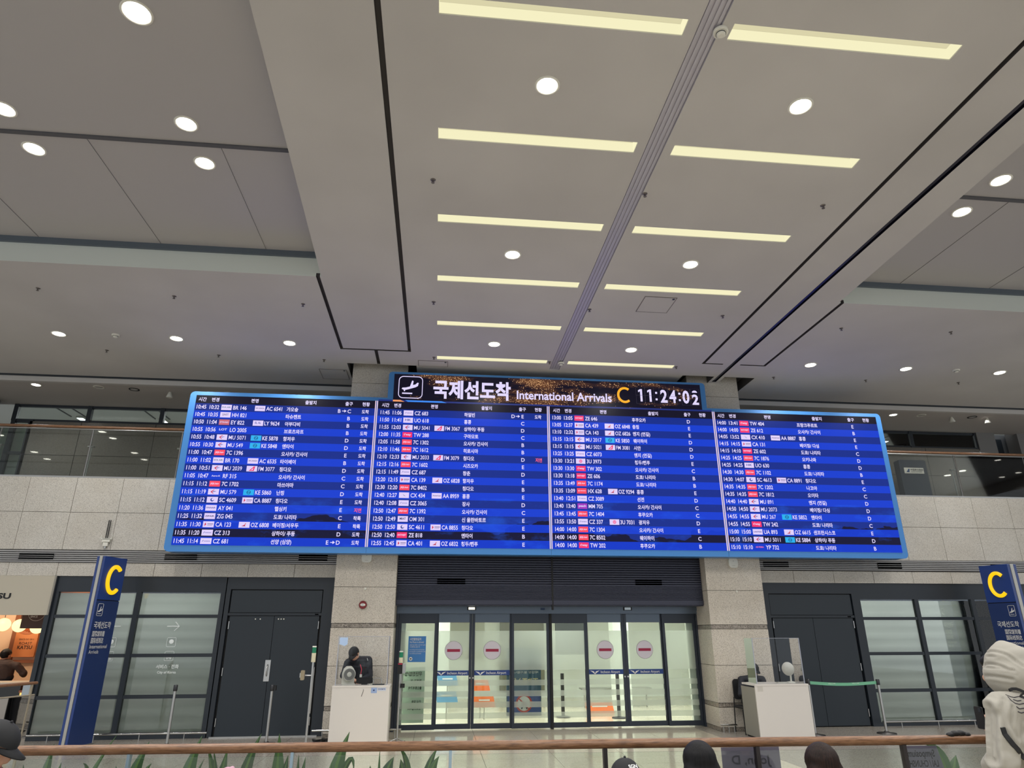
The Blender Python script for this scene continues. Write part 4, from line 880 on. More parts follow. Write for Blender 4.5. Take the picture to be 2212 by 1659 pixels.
# ---------------------------------------------------------------- bumper rails
def bumper(x0, x1, y, lab, n, h=.11):
    t = thing('bumper_rail', lab, 'rail', (x0, y, 0)); b = MB(); b.tube([(0, 0, h), (x1-x0, 0, h)], .017, CHROME, 10); b.build('rail', t)
    for k in range(n): x = (x1-x0)*(k+.5)/n; b = MB(); b.tube([(x, 0, 0), (x, 0, h)], .009, STEEL, 8); b.build('post', t)
bumper(-7.05, -4.0, 13.85, 'low steel bumper rail in front of the left dark glazing', 4)
bumper(-2.12, -1.75, 13.55, 'short low steel bumper rail left of the white desk by the left pillar', 1, .15)
bumper(-.78, -.55, 13.55, 'short low steel bumper rail right of the white desk at the left pillar', 1, .15)
bumper(5.42, 5.74, 13.55, 'low steel bumper rail at the foot of the right pillar', 3, .13)
bumper(8.85, 11.2, 13.8, 'low steel bumper rail in front of the right dark glazing', 3)

# ---------------------------------------------------------------- desks and acrylic shields
def desk(x0, x1, y0, y1, h, lab, label_x, dark_side):
    t = thing('reception_desk', lab, 'desk', ((x0+x1)/2, y0, 0)); w = (x1-x0)/2; d = y1-y0
    b = MB(); b.box(-w, w, 0, .03, .03, h-.03, WHITE); b.build('front_panel', t)
    for s in (-1, 1): b = MB(); b.box(*sorted((s*w, s*(w-.03))), .03, d, .03, h-.06, GREYL if dark_side else WHITE); b.build('side_panel', t)
    b = MB(); b.box(-w-.005, w+.005, -.005, d*.9, h-.03, h, WHITE); b.build('desk_top', t)
    b = MB(); b.box(-w+.02, w-.02, .02, d-.02, 0, .03, BLACK); b.build('plinth', t)
    b = MB(); b.box(label_x, label_x+.10, -.002, 0, h-.12, h-.035, mat('sticker_pale', (196, 190, 180), .5) if dark_side else mat('sticker_blue', (150, 170, 205), .5))
    if not dark_side: b.box(label_x+.11, label_x+.25, -.002, 0, h-.085, h-.035, mat('sticker_light', (196, 204, 220), .5)); b.text('안내 INFORMATION', (label_x+.115, -.003, h-.068), .028, MNAV, fit=.125); b.box(label_x+.035, label_x+.06, -.003, -.002, h-.085, h-.065, MNAV)
    b.build('desk_sticker', t); return t
desk(-1.71, -.745, 12.68, 13.14, .935, 'white desk with a leaning guard, in front of the left stone pillar', .17, False)
desk(5.73, 6.735, 12.55, 13.15, .90, 'white desk with grey sides and a seated guard, in front of the right pillar', -.46, True)
def shield(x0, x1, y0, y1, z0, z1, lab, sides):
    t = thing('acrylic_shield', lab, 'screen', ((x0+x1)/2, y0, z0)); w = (x1-x0)/2
    b = MB(); b.box(-w, w, 0, .006, 0, z1-z0, ACR); b.build('front_sheet', t)
    for s in sides: x = s*w; b = MB(); b.quad((x, 0, 0), (x, y1-y0, 0), (x, y1-y0, z1-z0-.005), (x, 0, z1-z0-.005), ACR); b.build('side_sheet', t)
    ED = mat('acrylic_edge', (168, 172, 184), .25)
    for x, k in ((-w, 0), (w, 1)): b = MB(); b.box(x-.006, x+.006, -.003, .012, 0, z1-z0, ED); b.build('sheet_edge', t)
    b = MB(); b.box(-w, w, -.001, .007, z1-z0-.006, z1-z0, ED); b.build('top_edge', t)
    return t
s1 = shield(-1.67, -.80, 12.72, 13.0, .935, 1.725, 'clear acrylic shield standing on the desk by the left pillar', (-1, 1))
b = MB(); b.add([(-.42, -.004, .66), (-.28, -.004, .66), (-.28, -.004, .77), (-.42, -.004, .77), (-.33, -.004, .63)], [(0, 4, 1, 2, 3)], mat('note_blue', (176, 200, 232), .5)); b.build('blue_note', s1)
shield(5.80, 6.70, 12.60, 12.95, .90, 1.675, 'clear acrylic shield standing on the desk by the right pillar', (-1, 1))
# things on the desks
t = thing('desk_fan', 'white round air circulator on the left desk, left end', 'fan', (-1.47, 12.85, .935), .25)
b = MB(); b.box(-.11, .11, -.06, .06, 0, .025, WPLAST); b.prism([(-.105, .02), (.105, .02), (.11, .18), (.085, .26), (.04, .30), (-.04, .30), (-.085, .26), (-.11, .18)], .03, .06, WPLAST); b.build('stand', t)
b = MB(); b.lathe([(.10, -.05), (.112, -.03), (.112, .03), (.06, .06)], WPLAST, (0, -.01, .17), 28, 'y'); b.build('fan_housing', t)
b = MB()
for rr in (.095, .075, .055): b.lathe([(rr, -.055), (rr-.006, -.058), (rr-.010, -.055)], mat('fan_grey', (150, 150, 146), .5), (0, -.01, .17), 24, 'y')
b.lathe([(.04, -.056), (.03, -.062), (.0, -.063)], WPLAST, (0, -.01, .17), 20, 'y'); b.lathe([(.05, -.052), (.041, -.052)], DARKM, (0, -.01, .17), 20, 'y'); b.build('fan_grille', t)
t = thing('desk_fan', 'white desk fan seen from the side on the right desk', 'fan', (6.55, 12.8, .90), -.9)
b = MB(); b.lathe([(.08, 0), (.075, .02), (.02, .03)], WPLAST, n=20); b.tube([(0, 0, .02), (0, .02, .22)], .016, WPLAST); b.build('stand', t)
b = MB(); b.lathe([(.03, -.10), (.11, -.08), (.118, -.06), (.11, -.04), (.05, 0)], WPLAST, (0, 0, .24), 26, 'y'); b.build('fan_cage', t); b = MB(); b.lathe([(.05, 0), (.045, .07), (.0, .08)], WPLAST, (0, 0, .24), 18, 'y'); b.build('motor', t)
t = thing('desk_monitor', 'black monitor back on the left desk in front of the guard', 'monitor', (-1.20, 12.90, .935)); b = MB(); b.box(-.14, .14, 0, .02, .02, .115, BLACK, bev=.01); b.build('screen_back', t); b = MB(); b.box(-.05, .05, 0, .06, 0, .02, BLACK); b.build('foot', t)
b = MB(); b.tube([(0, 0, 0), (.01, -.05, -.005), (.012, -.21, -.02), (.015, -.222, -.08), (.0, -.222, -.13), (-.015, -.222, -.17)], .004, BLACK, 6); b.build('cable', t)
t = thing('box', 'small white box on the left desk beside the monitor', 'box', (-1.08, 12.78, .935)); b = MB(); b.box(-.03, .03, -.02, .02, 0, .022, WPLAST, bev=.004); b.build('carton', t); b = MB(); b.box(-.031, .031, -.021, .021, .012, .014, GREYL); b.build('lid_seam', t)
t = thing('phone_charger', 'dark gadget with chrome loop at the right end of the left desk', 'device', (-.98, 12.85, .935)); b = MB(); b.box(-.10, .13, -.05, .05, 0, .012, DARKM); b.build('tray', t)
b = MB(); b.tube([(-.06, 0, .01), (-.06, 0, .08), (-.03, 0, .105), (.05, 0, .105), (.08, 0, .08), (.08, 0, .01)], .007, CHROME, 8); b.build('chrome_loop', t)
t = thing('notepad', 'white pad and cup base on the right desk in front of the fan', 'pad', (6.35, 12.78, .90)); b = MB(); b.box(-.09, .09, -.05, .05, 0, .015, WPLAST); b.build('pages', t); b = MB(); b.box(-.09, -.07, -.05, .05, .015, .018, GREYL); b.build('binding', t)

# ---------------------------------------------------------------- stanchions and lamp poles
def stanchion(x, y, lab, h=.95, head=1):
    t = thing('belt_stanchion', lab, 'stanchion', (x, y, 0))
    b = MB(); b.lathe([(.17, 0), (.17, .015), (.05, .03), (.03, .05)], mat('stanchion_base', (92, 90, 88), .35, .8), n=26); b.build('base', t)
    b = MB(); b.tube([(0, 0, .03), (0, 0, h-.09)], .023, STEEL, 12); b.build('post', t)
    b = MB(); b.lathe([(.030, h-.10), (.034, h-.09), (.034, h-.01), (.028, h)], mat('stanchion_head', (70, 70, 72), .3, .8), n=16); b.build('belt_head', t)
    if head == 2: b = MB(); b.box(.03, .07, -.03, .03, h-.09, h-.01, BLACK); b.build('belt_clip', t)
    return t
stanchion(-4.42, 13.15, 'steel belt stanchion in front of the left dark glazing, right of the pylon', .945)
stanchion(-2.80, 13.15, 'steel belt stanchion with dark clip in front of the left double door', .93, 2)
stanchion(6.985, 13.0, 'steel belt stanchion holding the green belt, directly right of the right desk', .95)
stanchion(8.42, 13.07, 'steel belt stanchion at the right end of the green belt', .93)
t = thing('barrier_belt', 'green retractable belt stretched between two stanchions by the right double door', 'belt', (7.02, 13.0, 0))
n = 16; b = MB(); vs = []
for k in range(n+1):
    u = k/n; z = .885-.03*math.sin(math.pi*u)-.012*u
    for yy in (0, .006):
        vs += [(u*1.37, yy+.07*u, z-.026), (u*1.37, yy+.07*u, z+.026)]
fs = []
for k in range(n): o = 4*k; fs += [(o, o+4, o+5, o+1), (o+2, o+3, o+7, o+6), (o+1, o+5, o+7, o+3), (o, o+2, o+6, o+4)]
b.add(vs, fs, mat('belt_green', (112, 178, 142), .6)); b.build('webbing', t)
b = MB()
for k, u in enumerate((.32, .68)): b.text('WELCOME', (u*1.37, .07*u-.004, .853), .03, mat('belt_print', (200, 224, 206), .6), align='C')
b.build('belt_lettering', t)
GRNL = mat('beacon_green', (20, 120, 84), .25); BEIG = mat('beacon_cream', (214, 206, 176), .4)
def pole(x, y, top, lab, box):
    t = thing('beacon_pole', lab, 'pole', (x, y, 0))
    b = MB(); b.tube([(0, 0, 0), (0, 0, top-.25)], .017, STEEL, 10); b.tube([(.02, .015, .55), (.02, .015, top-.35)], .009, STEEL, 8); b.build('post', t)
    for a in (90, 210, 330): b = MB(); b.tube([(0, 0, .06), (.16*math.cos(R(a)), .16*math.sin(R(a)), .01)], .011, STEEL, 8); b.ball((.16*math.cos(R(a)), .16*math.sin(R(a)), .016), .016, BLACK, 8, k=5); b.build('leg', t)
    b = MB(); b.lathe([(.034, top-.25), (.036, top-.24), (.036, top-.11)], BEIG, n=16); b.build('beacon_base', t)
    b = MB(); b.lathe([(.034, top-.11), (.034, top-.02)], GRNL, n=16); b.build('green_lens', t); b = MB(); b.lathe([(.036, top-.02), (.034, top)], WPLAST, n=16); b.build('cap', t)
    if box == 1:
        b = MB(); b.tube([(0, 0, 1.12), (-.11, 0, 1.12)], .012, STEEL, 8); b.box(-.18, -.12, -.03, .03, 1.05, 1.20, mat('reader_cream', (150, 138, 112), .4), bev=.01); b.box(-.195, -.18, -.02, .02, 1.09, 1.16, STEEL); b.build('side_reader', t)
    else:
        b = MB(); b.box(-.05, .035, -.05, -.01, top-.38, top-.20, BLACK, bev=.008); b.box(-.045, .03, -.053, -.05, top-.225, top-.205, mat('reader_red', (170, 30, 60), .4)); b.box(.035, .09, -.03, .02, top-.37, top-.21, STEEL); b.build('card_reader', t)
        b = MB(); b.box(.02, .09, -.03, .0, .86, .93, BLACK); b.build('sensor_block', t)
pole(-2.01, 12.33, 1.575, 'steel pole with green beacon and cream reader in front of the left double door', 1)
pole(-.60, 13.15, 1.47, 'steel pole with green beacon and black card reader right of the left desk', 2)
t = thing('cable_pile', 'dark cables and adapters lying on the floor left of the white desk', 'cables', (-1.95, 13.35, 0))
b = MB()
for k in range(5): a = k*1.3; b.tube([(.13*math.cos(a+j*.9)*(1-.1*j), .09*math.sin(a+j*1.1), .014+.012*((j*3+k) % 3)) for j in range(6)], .008, BLACK, 6)
b.build('cable', t); b = MB(); b.box(-.06, .04, -.03, .03, 0, .06, GREYL); b.box(.06, .14, -.02, .04, 0, .045, BLACK); b.build('adapter', t)

# ---------------------------------------------------------------- chair behind the right desk
def chair(x, y, lab):
    t = thing('office_chair', lab, 'chair', (x, y, 0)); F = mat('chair_black', (22, 22, 24), .6)
    b = MB(); b.box(-.22, .22, -.22, .2, .42, .47, F, bev=.02); b.build('seat', t); b = MB(); b.prism(rrect(-.2, .2, .56, .92, .06), .20, .225, F); b.build('backrest', t)
    for sx in (-1, 1):
        b = MB(); b.tube([(sx*.22, -.2, 0), (sx*.22, -.18, .42)], .011, BLACK, 8); b.build('leg', t); b = MB(); b.tube([(sx*.22, .24, 0), (sx*.22, .2, .42), (sx*.19, .24, .6)], .011, BLACK, 8); b.build('leg', t)
chair(5.98, 13.43, 'black chair behind the right white desk, under the seated guard')

# ---------------------------------------------------------------- food shop on the far left
SHW = mat('shop_wall', (242, 208, 176), .8); SHB = mat('shop_wood', (150, 92, 62), .5)
mb = MB(); mb.box(-13, -7.2, 16.7, 16.8, 0, 2.9, SHW); mb.box(-7.24, -7.16, 14.15, 16.7, 0, 2.9, SHB); mb.box(-13, -7.2, 14.1, 16.8, 2.85, 2.95, SHW); mb.box(-13.1, -13, 14.1, 16.8, 0, 2.9, SHW); struct(mb, 'wall_shop')
mb = MB()
for x in (-9.15, -8.42, -7.7, -10.2): mb.box(x-.05, x+.05, 16.64, 16.7, 0, 2.85, SHB)
mb.box(-13, -7.3, 16.62, 16.7, 1.18, 1.24, SHB); struct(mb, 'trim_8')
t = thing('shop_sign_board', 'large blank beige fascia sign ending in dark letters SU, above the food shop', 'sign', (-8.9, 13.97, 2.10)); b = MB(); b.box(-1.9, 1.70, 0, .05, 0, .70, mat('fascia_beige', (186, 178, 160), .5)); b.build('sign_panel', t)
b = MB(); b.text('KATSU', (1.0, -.006, .29), .135, BLACK, align='R', bold=.035, xs=1.5); b.build('lettering', t); b = MB(); b.box(1.70, 1.73, -.01, .06, 0, .70, GREYL); b.build('edge_trim', t)
mb = MB(); mb.box(-7.30, -7.17, 13.93, 14.0, 0, .93, mat('pale_jamb', (160, 172, 180), .5)); mb.box(-7.24, -7.16, 13.98, 14.1, 0, 2.8, DARKM); struct(mb, 'trim_9')
SG = emis('globe_lamp', (255, 236, 170), 1.5)
for i, (x, z, lab) in enumerate(((-9.0, 1.95, 'leftmost'), (-8.68, 1.93, 'middle'), (-8.32, 1.90, 'rightmost, behind the poster top'))):
    t = thing('globe_lamp', 'glowing pale yellow globe pendant in the food shop, '+lab, 'lamp', (x, 15.9, z)); b = MB(); b.ball((0, 0, 0), (.135, .135, .13), SG, 20, k=12); b.build('globe', t); b = MB(); b.tube([(0, 0, .14), (0, 0, .92)], .006, BLACK, 6); b.build('cord', t)
l = bpy.data.lights.new('shop_glow', 'POINT'); l.energy = 60; l.color = (1, .84, .64); l.shadow_soft_size = .15; o = bpy.data.objects.new('shop_glow', l); COL.objects.link(o); o.location = (-8.9, 15.2, 2.5)
t = thing('hanging_menu', 'dark brown hanging box with a round white emblem over the food counter', 'sign', (-7.95, 14.75, 2.0)); b = MB(); b.box(-.09, .42, 0, .3, -.13, .30, mat('menu_brown', (66, 44, 38), .5)); b.build('box', t)
b = MB(); q = [(.17+.15*math.cos(k*math.pi/12), -.004, -.0+.14+.13*math.sin(k*math.pi/12)) for k in range(25)]; q = [p for p in q if p[2] < .255 and p[2] > .01]; b.tube(q, .004, SIGNW, 4); b.text('밥상', (.06, -.004, .15), .08, SIGNW); b.text('SINCE', (.06, -.004, .07), .05, SIGNW); b.build('emblem', t)
t = thing('food_poster', 'orange poster with sliced cutlet and the words ROAST KATSU', 'poster', (-8.86, 16.58, 1.30)); b = MB(); b.box(-.22, .24, 0, .012, 0, .72, mat('poster_orange', (222, 140, 84), .6)); b.build('sheet', t)
b = MB(); b.ball((.0, -.004, .56), (.2, .006, .11), mat('plate_tan', (196, 120, 80), .5), 18); b.build('plate_print', t)
b = MB()
for k in range(5): b.ball((-.11+.055*k, -.010, .59-.012*k), (.035, .008, .06), mat('cutlet', (176, 86, 40), .6), 10, Matrix.Rotation(.5, 3, 'Y'), 6)
b.build('cutlet_print', t)
b = MB(); PB = mat('poster_brown', (70, 36, 22), .6); b.text('ROAST', (.02, -.004, .25), .075, PB, align='C', fit=.26); b.text('KATSU', (.02, -.004, .16), .10, PB, align='C', fit=.30, bold=.03); b.text('SINCE OO 2011', (.02, -.004, .34), .045, PB, align='C', fit=.30); b.build('lettering', t)
t = thing('shop_counter', 'dark counter front of the food shop with pale top edge', 'counter', (-9.4, 14.9, 0)); b = MB(); b.box(-1.4, 1.55, 0, .5, 0, .86, mat('counter_dark', (46, 50, 52), .4)); b.build('counter_body', t); b = MB(); b.box(-1.42, 1.6, -.03, .53, .86, .90, mat('counter_top', (206, 200, 184), .4)); b.build('counter_top', t)
b = MB(); b.box(1.56, 1.9, .0, .4, .33, .72, emis('cabinet_glow', (250, 216, 120), 1.1)); b.build('lit_cabinet', t); b = MB(); b.box(1.54, 1.92, -.01, .41, .29, .33, SHB); b.box(1.54, 1.92, -.01, .41, .72, .76, SHB); b.build('cabinet_frame', t)
t = thing('side_railing', 'wooden topped side railing with dark panel in front of the food shop', 'railing', (-6.6, 9.0, 0))
e = (.78, 2.45); b = MB(); b.tube([(0, 0, 1.1), (e[0], e[1], 1.1)], .021, WOOD, 12); b.build('wooden_handrail', t)
for u in (.02, .5, .97): b = MB(); b.box(e[0]*u-.014, e[0]*u+.014, e[1]*u-.014, e[1]*u+.014, 0, 1.08, mat('rail_post_beige', (150, 140, 120), .4)); b.build('post', t)
b = MB(); b.add([(0, 0, .12), (e[0], e[1], .12), (e[0], e[1], .93), (0, 0, .93), (.01, 0, .12), (e[0]+.01, e[1], .12), (e[0]+.01, e[1], .93), (.01, 0, .93)], [(0, 1, 2, 3), (7, 6, 5, 4), (3, 2, 6, 7)], glass('smoked_glass', (90, 96, 98), .06)); b.build('glass_panel', t)
b = MB(); b.tube([(0, 0, .94), (e[0], e[1], .94)], .012, mat('rail_post_beige', (150, 140, 120), .4), 6); b.build('mid_rail', t)

# ---------------------------------------------------------------- foreground handrail with glass and notices
RA, RB = Vector((-4.2, 5.122, 1.1)), Vector((4.7, 4.712, 1.1)); dirv = (RB-RA).normalized()
def rp(x, z=1.1): return RA + (RB-RA)*((x-RA.x)/(RB.x-RA.x)) + Vector((0, 0, z-1.1))
t = thing('foreground_handrail', 'long round wooden handrail on a glass barrier across the foreground', 'railing', (0, 0, 0))
b = MB(); b.tube([RA, RB], .029, WOOD, 24); b.build('wooden_handrail', t)
PD = mat('post_dark', (58, 54, 54), .4, .5); PLB = mat('post_reflection', (150, 172, 186), .25, .5)  # left posts are the same steel, their bright reflection painted in as colour
ps = [-2.92, -1.90, -.885, .125, 1.14, 2.165, 3.18, 4.2]
for x in ps:
    p = rp(x, 0); li = x < .2; b = MB(); w = .009 if li else .013; b.box(p.x-w, p.x+w, p.y-.02, p.y+.02, 0, 1.075, PLB if li else PD); b.build('post', t)
for a, c in zip([-4.1]+ps, ps+[4.65]):
    p, q = rp(a+.02, 0), rp(c-.02, 0); b = MB(); b.add([(p.x, p.y-.005, .08), (q.x, q.y-.005, .08), (q.x, q.y-.005, 1.05), (p.x, p.y-.005, 1.05), (p.x, p.y+.005, .08), (q.x, q.y+.005, .08), (q.x, q.y+.005, 1.05), (p.x, p.y+.005, 1.05)], [(0, 1, 2, 3), (7, 6, 5, 4), (3, 2, 6, 7), (0, 4, 5, 1)], GL); b.build('glass_panel', t)
PAP = glass('thin_paper', (200, 198, 214), .03, .62, (168, 164, 176))
def notice(x0, x1, z0, z1, lines, lab, slant=0):
    p = rp((x0+x1)/2, 0); t = thing('paper_notice', lab, 'paper', (p.x, p.y+.035, z0), math.atan2(dirv.y, dirv.x)); w = (x1-x0)/2
    b = MB(); b.add([(-w, 0, 0), (w+slant, 0, 0), (w, 0, z1-z0), (-w, 0, z1-z0), (-w, .001, 0), (w+slant, .001, 0), (w, .001, z1-z0), (-w, .001, z1-z0)], [(0, 1, 2, 3), (7, 6, 5, 4), (0, 4, 5, 1), (2, 6, 7, 3)], PAP); b.build('sheet', t)
    b = MB()
    for s, z, sz, ft, cx, mt in lines: b.text(s, (cx, -.003, z-z0), sz, mt, rx=(-1, 0, 0), align='C', fit=ft, bold=.02)
    b.build('lettering', t)
GRT = mat('faded_print', (110, 104, 116), .7)
notice(1.935, 2.335, .80, 1.065, [('John, D', .965, .075, .27, .0, GRT)], 'pale translucent paper with faded mirrored name on the glass under the handrail')
notice(3.20, 3.44, .90, 1.06, [('Symposium', .995, .06, .19, .0, BLACK), ('LAI / CHUNSHE', .935, .055, .22, -.0, BLACK)], 'paper with handwritten mirrored black words under the right part of the handrail', .03)
t = thing('dark_glove', 'dark crumpled cloth lying on the handrail, left of the hooded person', 'cloth', rp(3.60, 1.125)); b = MB()
for k, (dx, dz, r_) in enumerate(((-.07, .006, .02), (-.035, .012, .024), (.005, .012, .026), (.045, .004, .022), (.065, -.012, .018))): b.ball((dx, 0, dz), (r_*1.5, .022, r_*.8), BLACK, 10, k=6)
b.build('cloth', t)

# ---------------------------------------------------------------- planters and plants behind the handrail
LEAF = mat('leaf_green', (44, 84, 40), .4); t_ = NT(LEAF)
oi = t_.n('ShaderNodeObjectInfo'); nz = t_.noise(9, 3); t_.l(t_.mix(t_.math('ADD', t_.math('MULTIPLY', oi.outputs['Random'], .5), t_.math('MULTIPLY', nz, .5)), lin((26, 50, 30)), lin((62, 94, 48))), t_.b.inputs['Base Color'])
LEAFS = mat('leaf_stripe', (76, 104, 52), .45)
def planter(x0, x1, y0, y1, lab):
    t = thing('planter_box', lab, 'planter', ((x0+x1)/2, y0, 0)); w = (x1-x0)/2; d = y1-y0; b = MB()
    b.box(-w, w, 0, .04, 0, .60, STEEL); b.box(-w, w, d-.04, d, 0, .60, STEEL); b.box(-w, -w+.04, .04, d-.04, 0, .60, STEEL); b.box(w-.04, w, .04, d-.04, 0, .60, STEEL); b.build('box', t)
    b = MB(); b.box(-w+.04, w-.04, .04, d-.04, .1, .56, mat('soil', (52, 38, 30), .95)); b.build('soil', t)
planter(-3.3, .75, 5.42, 5.95, 'long low planter trough behind the left half of the handrail'); planter(3.3, 4.6, 5.3, 5.8, 'low planter trough behind the right end of the handrail')
def leaf(parent, base, mid, tip, w, twist=0):
    base, mid, tip = Vector(base), Vector(mid), Vector(tip); n = 9; vs = []; fs = []
    for i in range(n+1):
        u = i/n; p = base*(1-u)**2 + mid*2*u*(1-u) + tip*u*u; d = ((mid-base)*(1-u)+(tip-mid)*u).normalized()
        side = d.cross(Vector((math.sin(twist+u*.6), 1, 0))).normalized(); wd = w*1.7*(math.sin(math.pi*min(1, .12+u*.88)**.85)+.02)
        up = side.cross(d)
        vs += [p-side*wd+up*wd*.25, p-side*wd*.22, p+side*wd*.22, p+side*wd+up*wd*.25]
    for i in range(n):
        o = 4*i; fs += [(o, o+1, o+5, o+4), (o+1, o+2, o+6, o+5), (o+2, o+3, o+7, o+6)]
    b = MB(); b.add(vs, [f for i, f in enumerate(fs) if i % 3 != 1], LEAF, True); b.add(vs, [f for i, f in enumerate(fs) if i % 3 == 1], LEAFS, True); b.build('leaf', parent)
def plant(x, y, leaves, lab, zb=.58):
    t = thing('dracaena_plant', lab, 'plant', (x, y, zb-.02)); b = MB(); b.tube([(0, 0, 0), (.01, 0, .12)], [.012, .008], mat('stem_brown', (96, 80, 56), .8), 8); b.build('stem', t)
    for (mx, mz, tx, tz, w, ty) in leaves:
        leaf(t, (0, 0, .08), (mx-x, ty*.5, mz-zb), (tx-x, ty, tz-zb), w, (tx*7) % .8-.4)
plant(-2.42, 5.62, [(-2.42, .84, -2.25, 1.13, .012, .03), (-2.36, .93, -2.42, .96, .022, -.03)], 'thin leaved dracaena at the far left of the planter beneath the pylon')
plant(-2.72, 5.65, [(-2.71, .84, -2.68, 1.075, .03, .03), (-2.82, .8, -2.83, .955, .02, -.02), (-2.62, .8, -2.60, .955, .022, .02), (-2.55, .8, -2.54, .94, .02, -.04)], 'leafy dracaena beside the cap wearer at the left photo edge')
plant(-2.10, 5.6, [(-2.12, .85, -2.01, 1.085, .032, .02), (-2.05, .85, -1.95, .955, .025, -.04), (-2.2, .8, -2.22, .93, .022, .05)], 'dracaena with one pale broad leaf reaching the handrail, left part')
plant(-1.73, 5.6, [(-1.75, .85, -1.655, 1.115, .036, .03), (-1.66, .86, -1.60, .975, .012, -.03)], 'dracaena with a broad dark leaf rising above the handrail left of the double door')
plant(-1.50, 5.58, [(-1.52, .85, -1.60, 1.055, .026, .02), (-1.50, .85, -1.54, 1.03, .016, -.02), (-1.48, .85, -1.46, 1.03, .022, .03)], 'dracaena with three short upright leaves left of the pink flowers')
plant(-1.32, 5.6, [(-1.36, .87, -1.235, 1.125, .026, .02), (-1.28, .8, -1.30, .9, .02, -.04)], 'dracaena with a long slanting striped leaf, right of the pink flowers')
plant(-1.08, 5.58, [(-1.09, .87, -1.105, 1.125, .030, .02), (-1.04, .85, -1.02, .99, .018, -.02)], 'dracaena with a tall vertical leaf in front of the double door')
plant(-.94, 5.62, [(-.96, .86, -.955, .985, .010, .0), (-.92, .86, -.91, .965, .010, .02)], 'small twisted dracaena sprout under the beacon pole')
plant(-.70, 5.6, [(-.72, .87, -.605, 1.125, .038, .02), (-.56, 1.12, -.55, .86, .012, -.03), (-.76, .8, -.72, .92, .02, .04)], 'dracaena with the broadest leaf in front of the left white desk')
plant(-.36, 5.6, [(-.38, .84, -.375, 1.01, .008, .02), (-.34, .86, -.27, .96, .032, -.02), (-.44, .8, -.44, .90, .022, .03)], 'dracaena with a thin spike and a broad short leaf near the left pillar foot')
plant(-.17, 5.6, [(-.14, .93, -.24, 1.02, .018, .02), (-.19, .84, -.22, .945, .024, -.02)], 'dracaena with two curved leaves in front of the leftmost door leaf')
plant(-.03, 5.6, [(-.05, .88, .045, 1.005, .020, .02), (-.02, .86, .06, .96, .024, -.02), (.0, .75, .15, .89, .014, .02)], 'rightmost dracaena of the left planter, in front of the second door leaf')
plant(3.98, 5.5, [(4.0, .96, 3.86, .985, .030, .02), (4.05, .8, 4.1, .9, .03, .02)], 'plant with one bright green leaf pointing left beside the hooded person')
plant(3.68, 5.5, [(3.68, .8, 3.70, .93, .02, .0)], 'plant tip beneath the handrail, left of the hooded person')
PK = mat('flower_pink', (214, 160, 184), .6)
for i, (x, z, lab) in enumerate(((-1.42, .865, 'pale pink flower head among the dracaena leaves, left one'), (-1.27, .85, 'pale pink flower head among the dracaena leaves, right one'))):
    t = thing('pink_flower', lab, 'flower', (x, 5.56, .56)); b = MB(); b.tube([(0, 0, 0), (0, 0, z-.56)], .004, LEAF, 6); b.build('stem', t)
    for k in range(9): a = k*2.4; b = MB(); b.ball((.022*math.cos(a), .022*math.sin(a), z-.56+.01+.006*(k % 3)), (.02, .014, .02), PK, 8, k=5); b.build('petal', t)

# ---------------------------------------------------------------- people
from mathutils import noise as mnoise
def blob(mb, name, parent, mt, vox=.012, fold=0, fs=6, smooth=4, crease=None, grooves=None):
    me = bpy.data.meshes.new('blob'); me.from_pydata(mb.v, [], mb.f); ob = bpy.data.objects.new('blob', me)
    md = ob.modifiers.new('r', 'REMESH'); md.mode = 'VOXEL'; md.voxel_size = vox; md.use_smooth_shade = True
    sm = ob.modifiers.new('s', 'SMOOTH'); sm.iterations = smooth; sm.factor = .5
    m2 = eval_aside(ob); bpy.data.objects.remove(ob); m2.name = name
    if fold:
        no = [v.normal.copy() for v in m2.vertices]
        for v, n in zip(m2.vertices, no):
            p = v.co; k = mnoise.noise(Vector((p.x*fs, p.y*fs, p.z*fs*2.2))) + .5*mnoise.noise(Vector((p.x*fs*2.3, p.y*fs*2.3, p.z*fs*4)))
            c = 0
            if crease:      # long soft cloth folds
                d, fr, am = crease; w = math.sin(p.dot(d)*fr + 4.5*mnoise.noise(p*3.2)); c = -am*max(0, w)**7*max(0, min(1, .35 + 1.8*mnoise.noise(p*4+Vector((9, 3, 1)))))
            if grooves and n.y < .45:
                for pts, w_, dp in grooves:
                    dm = 9
                    for (ax, az), (bx, bz) in zip(pts, pts[1:]):
                        ux, uz = bx-ax, bz-az; l2 = ux*ux+uz*uz or 1e-9; tt = max(0, min(1, ((p.x-ax)*ux+(p.z-az)*uz)/l2)); dm = min(dm, math.hypot(p.x-ax-ux*tt, p.z-az-uz*tt))
                    if dm < 5*w_: c += -dp*math.exp(-(dm/w_)**2) + .45*dp*math.exp(-((dm-2*w_)/w_)**2)
            v.co += n*(k*fold + c)
    m2.materials.clear(); m2.materials.append(mt)
    for p in m2.polygons: p.use_smooth = True; p.material_index = 0
    o = bpy.data.objects.new(name, m2); COL.objects.link(o); o.parent = parent; return o
SK = mat('skin', (196, 150, 124), .5); D_ = mat('dummy', (0, 0, 0))
